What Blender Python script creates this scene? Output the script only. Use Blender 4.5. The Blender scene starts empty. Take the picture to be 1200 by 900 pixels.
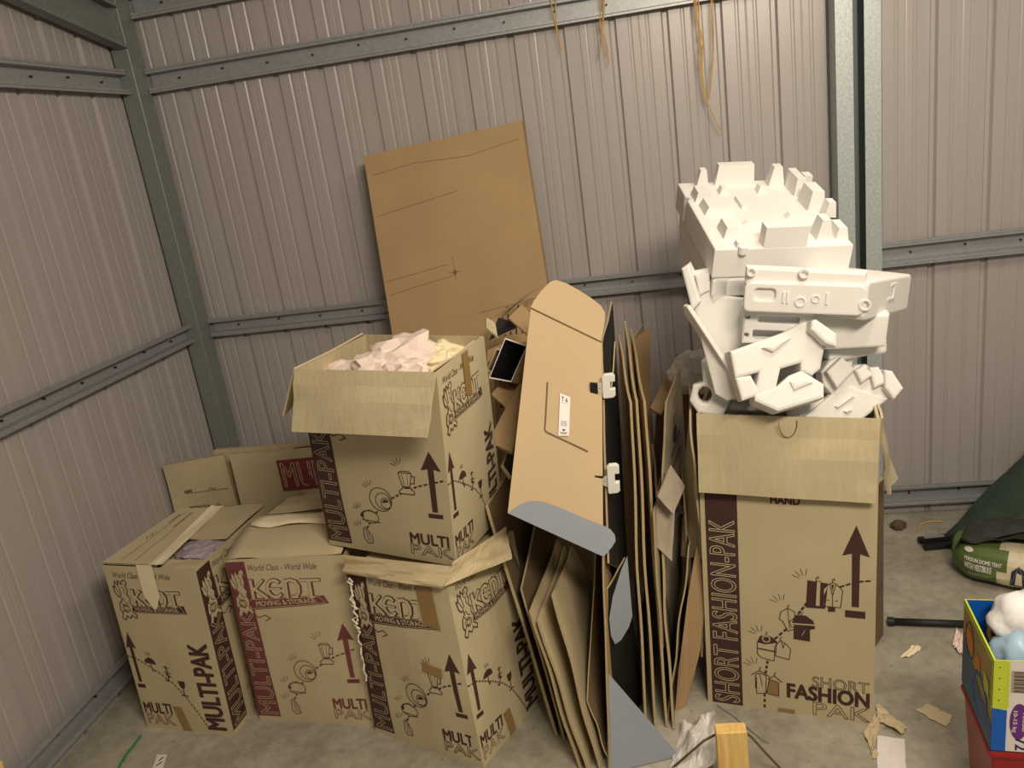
import bpy, bmesh, math, random
from mathutils import Vector, Matrix, noise
random.seed(7)
V = Vector
PI = math.pi
C = bpy.context.scene.collection
scene = bpy.context.scene

# ---------------------------------------------------------------- camera
F_PX, YAW, PITCH, ROLL = 940.07, 0.18522, -0.2901991, -0.142282
CAM = V((1.872727, -3.05705, 1.6))
def _axes():
    cy, sy = math.cos(YAW), math.sin(YAW)
    f = V((-sy*math.cos(PITCH), cy*math.cos(PITCH), math.sin(PITCH)))
    r = V((cy, sy, 0)); u = r.cross(f)
    c, s = math.cos(ROLL), math.sin(ROLL)
    return c*r+s*u, -s*r+c*u, f
RX, UX, FX = _axes()
def ray(x, y):
    return RX*((x-600)/F_PX) + UX*((450-y)/F_PX) + FX
def at(x, y, Y=None, Z=None, X=None):
    """the point of the place seen at photo position x, y on the plane Y, Z or X"""
    d = ray(x, y)
    if Y is not None: t = (Y-CAM.y)/d.y
    elif Z is not None: t = (Z-CAM.z)/d.z
    else: t = (X-CAM.x)/d.x
    return CAM + d*t
cam_data = bpy.data.cameras.new('camera')
cam = bpy.data.objects.new('camera', cam_data); C.objects.link(cam)
cam_data.sensor_width = 36.0; cam_data.lens = F_PX/1200*36.0; cam_data.clip_start = .05
m = Matrix((RX, UX, -FX)).transposed().to_4x4(); m.translation = CAM
cam.matrix_world = m
scene.camera = cam

# ---------------------------------------------------------------- light
world = bpy.data.worlds.new('world'); scene.world = world; world.use_nodes = True
world.node_tree.nodes['Background'].inputs[0].default_value = (1.0, .86, .66, 1)
world.node_tree.nodes['Background'].inputs[1].default_value = .25
def area(name, loc, target, sx, sy, power, col):
    l = bpy.data.lights.new(name, 'AREA'); l.shape = 'RECTANGLE'; l.size = sx; l.size_y = sy
    l.energy = power; l.color = col
    o = bpy.data.objects.new(name, l); C.objects.link(o); o.location = loc
    o.rotation_euler = (V(target)-V(loc)).to_track_quat('-Z', 'Y').to_euler()
    return o
area('ceiling_strip_light', (2.55, -3.05, 2.48), (1.6, -.5, .9), .9, .30, 54, (1.0, .86, .66))
area('rear_ceiling_strip_light', (2.7, -1.45, 2.6), (2.55, -1.3, 0), 1.1, .16, 19, (1.0, .88, .70))
scene.view_settings.view_transform = 'Standard'
scene.view_settings.look = 'None'
scene.view_settings.gamma = 1.0
scene.view_settings.use_curve_mapping = False
scene.view_settings.exposure = 0.0

# ---------------------------------------------------------------- materials
def srgb(r, g, b):
    f = lambda c: (c/255/12.92) if c/255 <= .04045 else ((c/255+.055)/1.055)**2.4
    return (f(r), f(g), f(b), 1)
def mat(name, col, rough=.7, metal=0, noise_amt=0, nscale=20, bump=0, bscale=60, stretch=(1, 1, 1), col2=None, spec=.5, trans=0):
    m = bpy.data.materials.new(name); m.use_nodes = True
    nt = m.node_tree; b = nt.nodes['Principled BSDF']
    b.inputs['Base Color'].default_value = col; b.inputs['Roughness'].default_value = rough
    b.inputs['Metallic'].default_value = metal; b.inputs['Specular IOR Level'].default_value = spec
    if trans: b.inputs['Transmission Weight'].default_value = trans
    if noise_amt or bump:
        tc = nt.nodes.new('ShaderNodeTexCoord'); mp = nt.nodes.new('ShaderNodeMapping')
        mp.inputs['Scale'].default_value = stretch
        nt.links.new(tc.outputs['Object'], mp.inputs[0])
    if noise_amt:
        n = nt.nodes.new('ShaderNodeTexNoise'); n.inputs['Scale'].default_value = nscale; n.inputs['Detail'].default_value = 5
        nt.links.new(mp.outputs[0], n.inputs[0])
        r = nt.nodes.new('ShaderNodeValToRGB')
        k = noise_amt; c2 = col2 or tuple(min(1, c*(1+k)) for c in col[:3])+(1,)
        r.color_ramp.elements[0].position = .3; r.color_ramp.elements[1].position = .7
        r.color_ramp.elements[0].color = tuple(c*(1-k) for c in col[:3])+(1,); r.color_ramp.elements[1].color = c2
        nt.links.new(n.outputs[0], r.inputs[0]); nt.links.new(r.outputs[0], b.inputs['Base Color'])
    if bump:
        n = nt.nodes.new('ShaderNodeTexNoise'); n.inputs['Scale'].default_value = bscale; n.inputs['Detail'].default_value = 4
        nt.links.new(mp.outputs[0], n.inputs[0])
        bp = nt.nodes.new('ShaderNodeBump'); bp.inputs['Strength'].default_value = bump; bp.inputs['Distance'].default_value = .01
        nt.links.new(n.outputs[0], bp.inputs['Height']); nt.links.new(bp.outputs[0], b.inputs['Normal'])
    return m
M_WALL = mat('painted_steel_sheet', srgb(169, 163, 163), .32, 0, .035, 3, .04, 30, (9, 9, .6), spec=.55)
M_GALV = mat('galvanised_steel', srgb(158, 160, 164), .42, .35, .10, 90, .03, 60)
M_GALVD = mat('dull_galvanised_steel', srgb(134, 140, 138), .5, .35, .10, 60)
M_SCREW = mat('dark_screw_steel', srgb(60, 58, 54), .5, .6)
M_CARD = mat('cardboard_beige', srgb(194, 181, 148), .8, 0, .05, 7, .10, 8, (1, 1, .6))
M_CARDL = mat('cardboard_inside', srgb(192, 179, 147), .8, 0, .05, 9, .12, 14, (8, 8, .7))
M_BROWN = mat('cardboard_brown', srgb(172, 144, 106), .8, 0, .06, 6, .1, 10)
M_TAN = mat('cardboard_tan', srgb(190, 166, 132), .75, 0, .03, 6, .05, 12)
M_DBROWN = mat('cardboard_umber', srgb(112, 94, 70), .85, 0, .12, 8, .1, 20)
M_GREYB = mat('cardboard_greyish', srgb(172, 160, 144), .8, 0, .06, 7, .1, 12)
M_EDGE = mat('cardboard_cut_edge', srgb(176, 158, 122), .9, 0, .12, 160, .1, 200)
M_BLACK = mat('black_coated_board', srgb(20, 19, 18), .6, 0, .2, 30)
M_SILVER = mat('silver_grey_board', srgb(150, 158, 172), .5, 0, .03, 8)
M_INK = mat('brown_black_ink', srgb(70, 44, 40), .75, 0, .08, 40)
M_RED = mat('maroon_ink', srgb(116, 62, 66), .75, 0, .08, 40)
M_REDB = mat('red_ink', srgb(128, 54, 52), .75, 0, .1, 40)
M_BROWNTAPE = mat('brown_packing_tape', srgb(150, 122, 78), .3)
M_TAPE = mat('cream_masking_tape', srgb(236, 224, 192), .6, 0, .04, 20, .15, 60)
M_PAPER = mat('packing_paper', srgb(232, 214, 206), .85, 0, .05, 9, .2, 25)
M_PAPERC = mat('cream_paper', srgb(238, 226, 190), .85, 0, .05, 9, .2, 25)
M_KRAFT = mat('kraft_wrapping_paper', srgb(196, 180, 146), .55, 0, .03, 9, .08, 12)
M_LILAC = mat('lilac_grey_paper', srgb(168, 156, 168), .8, 0, .08, 9, .2, 25)
M_FOAM = mat('white_foam', srgb(226, 225, 224), .8, 0, .01, 60, .04, 220, spec=.3)
M_PLASTIC = mat('white_plastic', srgb(236, 236, 232), .3)
M_WRAP = mat('clear_plastic_wrap', srgb(236, 234, 230), .3, 0, 0, 10, .15, 30, trans=.25)
M_ROPE = mat('straw_twine', srgb(196, 158, 92), .8, 0, .15, 80)
M_WHITESTRING = mat('white_string', srgb(240, 234, 214), .8)
M_GREEN = mat('dark_green_canvas', srgb(48, 66, 54), .85, 0, .15, 9, .2, 60)
M_DARKCLOTH = mat('charcoal_cloth', srgb(54, 54, 50), .8, 0, .15, 12, .2, 60)
M_TENT = mat('green_bag_print', srgb(92, 112, 58), .6, 0, .06, 12)
M_TENTLIGHT = mat('cream_bag_print', srgb(222, 212, 182), .6, 0, .12, 30)
M_NAVY = mat('navy_print', srgb(40, 44, 90), .6)
M_BLK = mat('black_plastic', srgb(24, 24, 26), .6)
M_STEELG = mat('grey_plastic_cap', srgb(120, 124, 128), .4)
M_BLUE = mat('blue_print', srgb(8, 92, 190), .45)
M_LIME = mat('lime_print', srgb(196, 214, 62), .5)
M_WPRINT = mat('white_print', srgb(226, 220, 218), .5)
M_PURPLE = mat('purple_print', srgb(104, 40, 128), .5)
M_YEL = mat('yellow_print', srgb(232, 202, 92), .5)
M_ORANGE = mat('orange_print', srgb(214, 128, 40), .5)
M_OLIVE = mat('faded_olive_print', srgb(150, 148, 76), .5, 0, .25, 14, col2=srgb(178, 150, 90))
M_BLUED = mat('faded_blue_print', srgb(50, 92, 132), .5, 0, .2, 14)
M_LBLUE = mat('pale_blue_film', srgb(160, 190, 214), .3, 0, .05, 14, .2, 30)
M_WFILM = mat('white_film', srgb(236, 236, 240), .3, 0, 0, 14, .2, 30)
M_REDPL = mat('red_plastic', srgb(150, 26, 26), .4)
M_WOOD = mat('pine_timber', srgb(236, 190, 112), .6, 0, .12, 7, .1, 20, (14, 14, .9), col2=srgb(248, 214, 140))
M_GREENLINE = mat('green_cord', srgb(40, 132, 86), .6)
M_LUMP = mat('dried_clod', srgb(92, 72, 52), .9, 0, .3, 60, .5, 60)

def concrete():
    m = bpy.data.materials.new('concrete_slab'); m.use_nodes = True
    nt = m.node_tree; N = nt.nodes; L = nt.links; b = N['Principled BSDF']; b.inputs['Roughness'].default_value = .65
    b.inputs['Specular IOR Level'].default_value = .35
    tc = N.new('ShaderNodeTexCoord')
    def ns(scale, detail=6, rough=.6):
        n = N.new('ShaderNodeTexNoise'); n.inputs['Scale'].default_value = scale; n.inputs['Detail'].default_value = detail
        n.inputs['Roughness'].default_value = rough; L.new(tc.outputs['Object'], n.inputs[0]); return n
    a = ns(2.2); r = N.new('ShaderNodeValToRGB'); L.new(a.outputs[0], r.inputs[0])
    e = r.color_ramp.elements; e[0].position = .32; e[0].color = srgb(130, 125, 112); e[1].position = .68; e[1].color = srgb(188, 184, 172)
    c = ns(26, 8, .7); r2 = N.new('ShaderNodeValToRGB'); L.new(c.outputs[0], r2.inputs[0])
    e = r2.color_ramp.elements; e[0].position = .36; e[0].color = (.72, .70, .66, 1); e[1].position = .6; e[1].color = (1.04, 1.03, 1.02, 1)
    mx = N.new('ShaderNodeMix'); mx.data_type = 'RGBA'; mx.blend_type = 'MULTIPLY'; mx.inputs[0].default_value = .7
    L.new(r.outputs[0], mx.inputs[6]); L.new(r2.outputs[0], mx.inputs[7])
    # specks and dirt spots
    vo = N.new('ShaderNodeTexVoronoi'); vo.inputs['Scale'].default_value = 17; L.new(tc.outputs['Object'], vo.inputs[0])
    r3 = N.new('ShaderNodeValToRGB'); L.new(vo.outputs[0], r3.inputs[0])
    e = r3.color_ramp.elements; e[0].position = .05; e[0].color = (.5, .45, .4, 1); e[1].position = .12; e[1].color = (1, 1, 1, 1)
    mx2 = N.new('ShaderNodeMix'); mx2.data_type = 'RGBA'; mx2.blend_type = 'MULTIPLY'; mx2.inputs[0].default_value = .55
    L.new(mx.outputs[2], mx2.inputs[6]); L.new(r3.outputs[0], mx2.inputs[7])
    # saw joint and hairline crack
    sp = N.new('ShaderNodeSeparateXYZ'); w = ns(7, 3)
    L.new(tc.outputs['Object'], sp.inputs[0])
    def mth(op, x, y=None):
        q = N.new('ShaderNodeMath'); q.operation = op
        for i, s in enumerate((x, y)):
            if s is None: continue
            if isinstance(s, (int, float)): q.inputs[i].default_value = s
            else: L.new(s, q.inputs[i])
        return q.outputs[0]
    wob = mth('MULTIPLY', mth('SUBTRACT', w.outputs[0], .5), .03)
    d1 = mth('ABSOLUTE', mth('SUBTRACT', mth('ADD', sp.outputs[0], wob), 2.645))
    k1 = mth('GREATER_THAN', d1, .0045)
    t2 = mth('SUBTRACT', mth('ADD', sp.outputs[0], mth('MULTIPLY', sp.outputs[1], -.12)), 2.59)
    k2 = mth('GREATER_THAN', mth('ABSOLUTE', t2), .0012)
    fac = mth('MULTIPLY', mth('ADD', mth('MULTIPLY', k1, .5), .5), mth('ADD', mth('MULTIPLY', k2, .3), .7))
    mx3 = N.new('ShaderNodeMix'); mx3.data_type = 'RGBA'; mx3.blend_type = 'MULTIPLY'; mx3.inputs[0].default_value = 1
    L.new(mx2.outputs[2], mx3.inputs[6]); L.new(fac, mx3.inputs[7])
    L.new(mx3.outputs[2], b.inputs['Base Color'])
    bp = N.new('ShaderNodeBump'); bp.inputs['Strength'].default_value = .25; bp.inputs['Distance'].default_value = .01
    L.new(c.outputs[0], bp.inputs['Height']); L.new(bp.outputs[0], b.inputs['Normal'])
    return m
M_CONC = concrete()

# ---------------------------------------------------------------- mesh helpers
class MB:
    def __init__(s): s.v = []; s.f = []; s.m = []
    def add(s, vs, fs, mi=0):
        o = len(s.v); s.v += [V(x) for x in vs]
        for f in fs: s.f.append([i+o for i in f]); s.m.append(mi)
    def hexa(s, b4, t4, mi=0):
        s.add(list(b4)+list(t4), [(3, 2, 1, 0), (4, 5, 6, 7), (0, 1, 5, 4), (1, 2, 6, 5), (2, 3, 7, 6), (3, 0, 4, 7)], mi)
    def box(s, lo, hi, mi=0, M=None):
        x0, y0, z0 = lo; x1, y1, z1 = hi
        b = [V((x0, y0, z0)), V((x1, y0, z0)), V((x1, y1, z0)), V((x0, y1, z0))]
        t = [V((x0, y0, z1)), V((x1, y0, z1)), V((x1, y1, z1)), V((x0, y1, z1))]
        if M is not None: b = [M @ q for q in b]; t = [M @ q for q in t]
        s.hexa(b, t, mi)
    def profile(s, prof, P0, P1, A, B, mi=0, closed=True):
        """sweeps a 2-D profile (a along A, b along B) from P0 to P1"""
        P0, P1, A, B = V(P0), V(P1), V(A), V(B); n = len(prof)
        vs = [P0+A*a+B*b for a, b in prof]+[P1+A*a+B*b for a, b in prof]
        fs = [(i, (i+1) % n, (i+1) % n+n, i+n) for i in range(n if closed else n-1)]
        if closed: fs += [tuple(range(n))[::-1], tuple(range(n, 2*n))]
        s.add(vs, fs, mi)
    def sheet(s, q, th, nu=8, nv=12, wav=.0, seed=0, mi=0, mi_back=None, mi_edge=None, bulge=0):
        """a board from four corners (bl, br, tr, tl) with real thickness behind its front"""
        bl, br, tr, tl = [V(p) for p in q]
        n = ((br-bl).cross(tl-bl)).normalized()
        def P(u, v):
            p = (bl*(1-u)+br*u)*(1-v)+(tl*(1-u)+tr*u)*v
            d = wav*noise.noise(V((u*2.3+seed*3.1, v*3.0+seed, seed*1.7))) + bulge*math.sin(PI*v)*math.sin(PI*min(1, max(0, u)))
            return p+n*d
        fr = []; bk = []
        for j in range(nv+1):
            for i in range(nu+1):
                p = P(i/nu, j/nv); fr.append(p); bk.append(p-n*th)
        N = (nu+1)*(nv+1); ff = []; fb = []; fe = []
        I = lambda i, j: j*(nu+1)+i
        for j in range(nv):
            for i in range(nu):
                a, b, c, d = I(i, j), I(i+1, j), I(i+1, j+1), I(i, j+1)
                ff.append((a, b, c, d)); fb.append((d+N, c+N, b+N, a+N))
        for i in range(nu):
            fe.append((I(i+1, 0), I(i, 0), I(i, 0)+N, I(i+1, 0)+N)); fe.append((I(i, nv), I(i+1, nv), I(i+1, nv)+N, I(i, nv)+N))
        for j in range(nv):
            fe.append((I(0, j), I(0, j+1), I(0, j+1)+N, I(0, j)+N)); fe.append((I(nu, j+1), I(nu, j), I(nu, j)+N, I(nu, j+1)+N))
        o = len(s.v); s.v += fr+bk
        for fs, k in ((ff, mi), (fb, mi if mi_back is None else mi_back), (fe, mi if mi_edge is None else mi_edge)):
            for f in fs: s.f.append([i+o for i in f]); s.m.append(k)
    def tube(s, pts, r, n=6, mi=0, flat=1):
        pts = [V(p) for p in pts]; rings = []
        for i, p in enumerate(pts):
            t = (pts[min(i+1, len(pts)-1)]-pts[max(i-1, 0)]).normalized()
            a = t.cross(V((0, 0, 1)));  a = a.normalized() if a.length > .05 else t.cross(V((1, 0, 0))).normalized()
            b = t.cross(a)
            rr = r[i] if isinstance(r, (list, tuple)) else r
            rings.append([p+a*math.cos(2*PI*k/n)*rr+b*math.sin(2*PI*k/n)*rr*flat for k in range(n)])
        vs = [q for R in rings for q in R]
        fs = [(i*n+k, i*n+(k+1) % n, (i+1)*n+(k+1) % n, (i+1)*n+k) for i in range(len(pts)-1) for k in range(n)]
        fs += [tuple(range(n))[::-1], tuple((len(pts)-1)*n+k for k in range(n))]
        s.add(vs, fs, mi)
    def plate(s, outer, holes, O, U, W, N_, depth, bev=.004, mi=0):
        """a plate cut from a 2-D outline with holes, rounded edges, standing on the frame O, U, W, N"""
        cu = bpy.data.curves.new('c', 'CURVE'); cu.dimensions = '2D'; cu.fill_mode = 'BOTH'
        cu.extrude = max(depth/2-bev, .0005); cu.bevel_depth = bev; cu.bevel_resolution = 1
        for pts in [outer]+list(holes):
            sp = cu.splines.new('POLY'); sp.points.add(len(pts)-1); sp.use_cyclic_u = True
            for i, p in enumerate(pts): sp.points[i].co = (p[0], p[1], 0, 1)
        cu.offset = -bev*.9
        o = bpy.data.objects.new('c', cu); me = bpy.data.meshes.new_from_object(o)
        O, U, W, N_ = V(O), V(U), V(W), V(N_)
        s.add([O+U*q.co.x+W*q.co.y+N_*(q.co.z-depth/2) for q in me.vertices], [tuple(p.vertices) for p in me.polygons], mi)
        bpy.data.objects.remove(o); bpy.data.curves.remove(cu); bpy.data.meshes.remove(me)
    def build(s, name, mats, parent=None, smooth=False, bevel=0, merge=False):
        me = bpy.data.meshes.new(name)
        if not isinstance(mats, (list, tuple)): mats = [mats]
        for x in mats: me.materials.append(x)
        # put each mesh's origin at the base of its shape
        xs = [v.x for v in s.v]; ys = [v.y for v in s.v]; zs = [v.z for v in s.v]
        org = V(((min(xs)+max(xs))/2, (min(ys)+max(ys))/2, min(zs)))
        me.from_pydata([v-org for v in s.v], [], s.f)
        for p, k in zip(me.polygons, s.m): p.material_index = k; p.use_smooth = smooth
        if merge:
            bm = bmesh.new(); bm.from_mesh(me); bmesh.ops.remove_doubles(bm, verts=bm.verts, dist=1e-5)
            bmesh.ops.recalc_face_normals(bm, faces=bm.faces); bm.to_mesh(me); bm.free()
        me.update()
        o = bpy.data.objects.new(name, me); C.objects.link(o)
        o.location = org
        if parent is not None:
            o.parent = parent; o.location = org-parent.location
        if bevel:
            b = o.modifiers.new('b', 'BEVEL'); b.width = bevel; b.segments = 2; b.limit_method = 'ANGLE'
        return o
def thing(name, label, cat, loc, group=None):
    o = bpy.data.objects.new(name, None); C.objects.link(o); o.location = V(loc); o.empty_display_size = .05
    o['label'] = label; o['category'] = cat
    if group: o['group'] = group
    return o
def tag(o, label, cat, group=None, kind=None):
    o['label'] = label; o['category'] = cat
    if group: o['group'] = group
    if kind: o['kind'] = kind
    return o
def struct(o, label=None):
    o['kind'] = 'structure'
    if label: o['label'] = label
    return o

# ---------------------------------------------------------------- printing on cartons
_tc = {}
def text_mesh(s, bold=0.0, shear=0.0):
    k = (s, bold, shear)
    if k not in _tc:
        cu = bpy.data.curves.new('t', 'FONT'); cu.body = s; cu.offset = bold; cu.shear = shear; cu.resolution_u = 3
        o = bpy.data.objects.new('t', cu); me = bpy.data.meshes.new_from_object(o)
        vs = [(q.co.x, q.co.y) for q in me.vertices]; fs = [tuple(p.vertices) for p in me.polygons]
        x0 = min(a for a, b in vs); x1 = max(a for a, b in vs); y0 = min(b for a, b in vs); y1 = max(b for a, b in vs)
        vs = [((a-x0)/(x1-x0), (b-y0)/(y1-y0)) for a, b in vs]
        cnt = {}
        for f in fs:
            for i in range(len(f)):
                e = tuple(sorted((f[i], f[(i+1) % len(f)]))); cnt[e] = cnt.get(e, 0)+1
        _tc[k] = (vs, fs, [e for e, n in cnt.items() if n == 1])
        bpy.data.objects.remove(o); bpy.data.curves.remove(cu); bpy.data.meshes.remove(me)
    return _tc[k]
class Face:
    """one printed side of a carton: F(u, v) gives the point, prints are laid just over it"""
    def __init__(s, bl, br, tr, tl, nu=10, nv=12, bulge=0, wav=0, seed=0):
        s.c = [V(p) for p in (bl, br, tr, tl)]; s.nu, s.nv, s.bulge, s.wav, s.seed = nu, nv, bulge, wav, seed
        bl, br, tr, tl = s.c
        s.n = ((br-bl).cross(tl-bl)).normalized()
        s.W = ((br-bl).length+(tr-tl).length)/2; s.H = ((tl-bl).length+(tr-br).length)/2
        s.v = []; s.f = []; s.m = []
    def F(s, u, v, off=0):
        bl, br, tr, tl = s.c
        p = (bl*(1-u)+br*u)*(1-v)+(tl*(1-u)+tr*u)*v
        uu = min(1, max(0, u)); vv = min(1, max(0, v)); e = math.sin(PI*uu)*math.sin(PI*vv)
        d = s.bulge*e + s.wav*(e**.5)*noise.noise(V((u*2.6+s.seed*3.3, v*3.1, s.seed)))
        return p+s.n*(d+off)
    def poly(s, vs, fs, mi, layer=1):
        o = len(s.v); s.v += [(a, b, layer) for a, b in vs]
        for f in fs: s.f.append([i+o for i in f]); s.m.append(mi)
    def pg(s, pts, mi, layer=1): s.poly(pts, [tuple(range(len(pts)))], mi, layer)
    def seg(s, a, b, w, mi, layer):
        ax, ay, bx, by = a[0]*s.W, a[1]*s.H, b[0]*s.W, b[1]*s.H
        dx, dy = bx-ax, by-ay; L = math.hypot(dx, dy)
        if L < 1e-7: return
        nx, ny = -dy/L*w/2, dx/L*w/2; ex, ey = dx/L*w*.35, dy/L*w*.35
        q = [(ax-ex+nx, ay-ey+ny), (ax-ex-nx, ay-ey-ny), (bx+ex-nx, by+ey-ny), (bx+ex+nx, by+ey+ny)]
        s.pg([(x/s.W, y/s.H) for x, y in q], mi, layer)
    def line(s, pts, w, mi, layer=1, closed=False):
        n = len(pts)
        for i in range(n if closed else n-1): s.seg(pts[i], pts[(i+1) % n], w, mi, layer)
    def circ(s, c, r, n=14, sx=1, sy=1, a0=0, a1=2*PI, rot=0):
        o = []
        for i in range(n+ (0 if a1-a0 > 6.28 else 1)):
            a = a0+(a1-a0)*i/n; x, y = r*sx*math.cos(a), r*sy*math.sin(a)
            o.append((c[0]+(x*math.cos(rot)-y*math.sin(rot))/s.W, c[1]+(x*math.sin(rot)+y*math.cos(rot))/s.H))
        return o
    def text(s, t, box, mi, layer=1, rot=0, outline=0, bold=.02, quad=None, shear=0):
        vs, fs, ed = text_mesh(t, 0.0, shear)
        if quad:
            q = quad  # bl br tr tl in uv
            g = lambda a, b: tuple((q[0][k]*(1-a)+q[1][k]*a)*(1-b)+(q[3][k]*(1-a)+q[2][k]*a)*b for k in (0, 1))
        else:
            u0, v0, u1, v1 = box
            if rot == 0: g = lambda a, b: (u0+a*(u1-u0), v0+b*(v1-v0))
            else: g = lambda a, b: (u1-b*(u1-u0), v0+a*(v1-v0))
        P = [g(a, b) for a, b in vs]
        if outline:
            for i, j in ed: s.seg(P[i], P[j], outline, mi, layer)
        else:
            s.poly(P, fs, mi, layer)
            if bold > .005:
                ys = [p[1]*s.H for p in P]; xs = [p[0]*s.W for p in P]
                hgt = min(max(ys)-min(ys), max(xs)-min(xs))
                for i, j in ed: s.seg(P[i], P[j], hgt*bold*2.1, mi, layer)
    def dots(s, pts, step, w, ln, mi):
        pts = [(x*s.W, y*s.H) for x, y in pts]; acc = 0
        for (ax, ay), (bx, by) in zip(pts, pts[1:]):
            L = math.hypot(bx-ax, by-ay); dx, dy = (bx-ax)/L, (by-ay)/L; d = acc
            while d < L:
                x, y = ax+dx*d, ay+dy*d
                s.seg((x/s.W, y/s.H), ((x+dx*ln)/s.W, (y+dy*ln)/s.H), w, mi, 1); d += step
            acc = d-L
    def bake(s, mb):
        """cuts the prints along the grid of the side and appends side and prints to the mesh"""
        vs = [s.F(i/s.nu, j/s.nv) for j in range(s.nv+1) for i in range(s.nu+1)]
        I = lambda i, j: j*(s.nu+1)+i
        mb.add(vs, [(I(i, j), I(i+1, j), I(i+1, j+1), I(i, j+1)) for j in range(s.nv) for i in range(s.nu)], 0)
        if not s.v: return
        bm = bmesh.new(); bv = [bm.verts.new((a, b, l)) for a, b, l in s.v]
        for f, k in zip(s.f, s.m):
            try: q = bm.faces.new([bv[i] for i in f]); q.material_index = k
            except ValueError: pass
        for i in range(1, s.nu):
            bmesh.ops.bisect_plane(bm, geom=bm.verts[:]+bm.edges[:]+bm.faces[:], plane_co=(i/s.nu, 0, 0), plane_no=(1, 0, 0))
        for j in range(1, s.nv):
            bmesh.ops.bisect_plane(bm, geom=bm.verts[:]+bm.edges[:]+bm.faces[:], plane_co=(0, j/s.nv, 0), plane_no=(0, 1, 0))
        bmesh.ops.triangulate(bm, faces=bm.faces)
        bm.verts.index_update(); bm.normal_update()
        o = len(mb.v); mb.v += [s.F(q.co.x, q.co.y, .0003+.00035*q.co.z) for q in bm.verts]
        for f in bm.faces:
            ids = [q.index+o for q in f.verts]
            if f.normal.z < 0: ids.reverse()
            mb.f.append(ids); mb.m.append(f.material_index)
        bm.free()
# slots of a carton: 0 board, 1 ink, 2 light board, 3 tape brown
def arrow(f, x, ytip, yh, yb, ybar, hw, sw, mi=1):
    f.pg([(x, ytip), (x-hw, yh), (x-sw, yh+.008), (x-sw*.9, yb), (x+sw*.9, yb), (x+sw, yh+.008), (x+hw, yh)], mi)
    f.pg([(x-hw*.75, ybar-.012), (x+hw*.75, ybar-.012), (x+hw*.75, ybar+.012), (x-hw*.75, ybar+.012)], mi)
def sparkle(f, x, y, mi=1, r0=.018, r1=.045, flip=0):
    r0 = r1*.45; x += .01; y -= .01
    for a in (158, 134, 108, 82):
        a = math.radians(a)
        f.seg((x+math.cos(a)*r0/f.W, y+math.sin(a)*r0/f.H), (x+math.cos(a)*r1/f.W, y+math.sin(a)*r1/f.H), .0016, mi, 1)
GRIF = [(.30, .0), (.42, .12), (.60, .05), (.72, .14), (.95, .06), (1.0, .14), (.80, .22), (.88, .34), (.78, .46), (.84, .56), (.72, .62), (.80, .74), (.74, .86),
        (.86, .92), (.78, 1.0), (.62, .97), (.52, .88), (.40, .98), (.34, .86), (.20, .96), (.16, .80), (.04, .84), (.10, .66), (.22, .58), (.34, .60), (.38, .50),
        (.20, .42), (.14, .26), (.24, .16), (.14, .06)]
def griffin(f, u0, v0, u1, v1, mi=1):
    P = [(u0+x*(u1-u0), v0+y*(v1-v0)) for x, y in GRIF]
    cx, cy = sum(p[0] for p in P)/len(P), sum(p[1] for p in P)/len(P)
    tri = [(i, (i+1) % len(P), len(P)) for i in range(len(P))]
    f.poly(P+[(cx, cy)], tri, 2, 4); f.line(P, .0032, mi, 5, True)
    g = lambda x, y: (u0+x*(u1-u0), v0+y*(v1-v0))
    for a in ([(.16, .8), (.28, .7), (.36, .62)], [(.34, .86), (.40, .74), (.42, .64)], [(.52, .84), (.62, .8), (.6, .7), (.66, .66)], [(.45, .55), (.55, .45), (.68, .42)],
              [(.3, .45), (.42, .36), (.6, .36)], [(.24, .2), (.4, .26), (.55, .2), (.7, .26)], [(.62, .9), (.68, .9)]):
        f.line([g(*q) for q in a], .0022, mi, 6)
    s_ = (u1-u0)*f.W
    f.line(f.circ(g(.5, .30), s_*.20, 12), .0022, mi, 6, True)
    f.line(f.circ(g(.5, .30), s_*.11, 10), .0016, mi, 6, True)
def kent(f, u0, v0, u1, v1, mi=1):
    """the mover's logo: four light letters over a dark drop shape, with its banner"""
    du, dv = u1-u0, v1-v0
    G = lambda x, y: (u0+du*x, v0+dv*y)
    passes = ((mi, 1, .022, .011), (mi, 1, .006, .0135), (2, 3, 0, .0085))
    for mi_, L, dx, w in passes:
        # K
        x = .045+dx
        f.line([G(x, .02), G(x, .96)], w*1.15, mi_, L); f.line([G(x+.02, .42), G(x+.165, .96)], w*.8, mi_, L); f.line([G(x+.03, .52), G(x+.19, .02)], w*1.1, mi_, L)
        # rounded E
        c = G(.365+dx, .5); R = du*f.W*.10; S = dv*f.H*.45/R
        f.line([(c[0]+R*math.cos(t)/f.W, c[1]+R*S*math.sin(t)/f.H) for t in [math.radians(50+i*19) for i in range(15)]], w, mi_, L)
        f.line([(c[0]-R*.7/f.W, c[1]), (c[0]+R*.75/f.W, c[1])], w*.6, mi_, L)
        # uncial N
        x = .53+dx
        f.line([G(x, .04), G(x, .94)], w, mi_, L)
        f.line([G(x, .86), G(x+.07, .95), G(x+.14, .86), G(x+.175, .62), G(x+.17, .32), G(x+.13, .08), G(x+.08, .05)], w, mi_, L)
        # T
        x = .865+dx
        f.line([G(.745+dx, .92), G(1.0+dx*.5, .92)], w*.9, mi_, L); f.line([G(x, .92), G(x, .03)], w*1.1, mi_, L); f.line([G(x-.04, .04), G(x+.04, .04)], w*.6, mi_, L)
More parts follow.
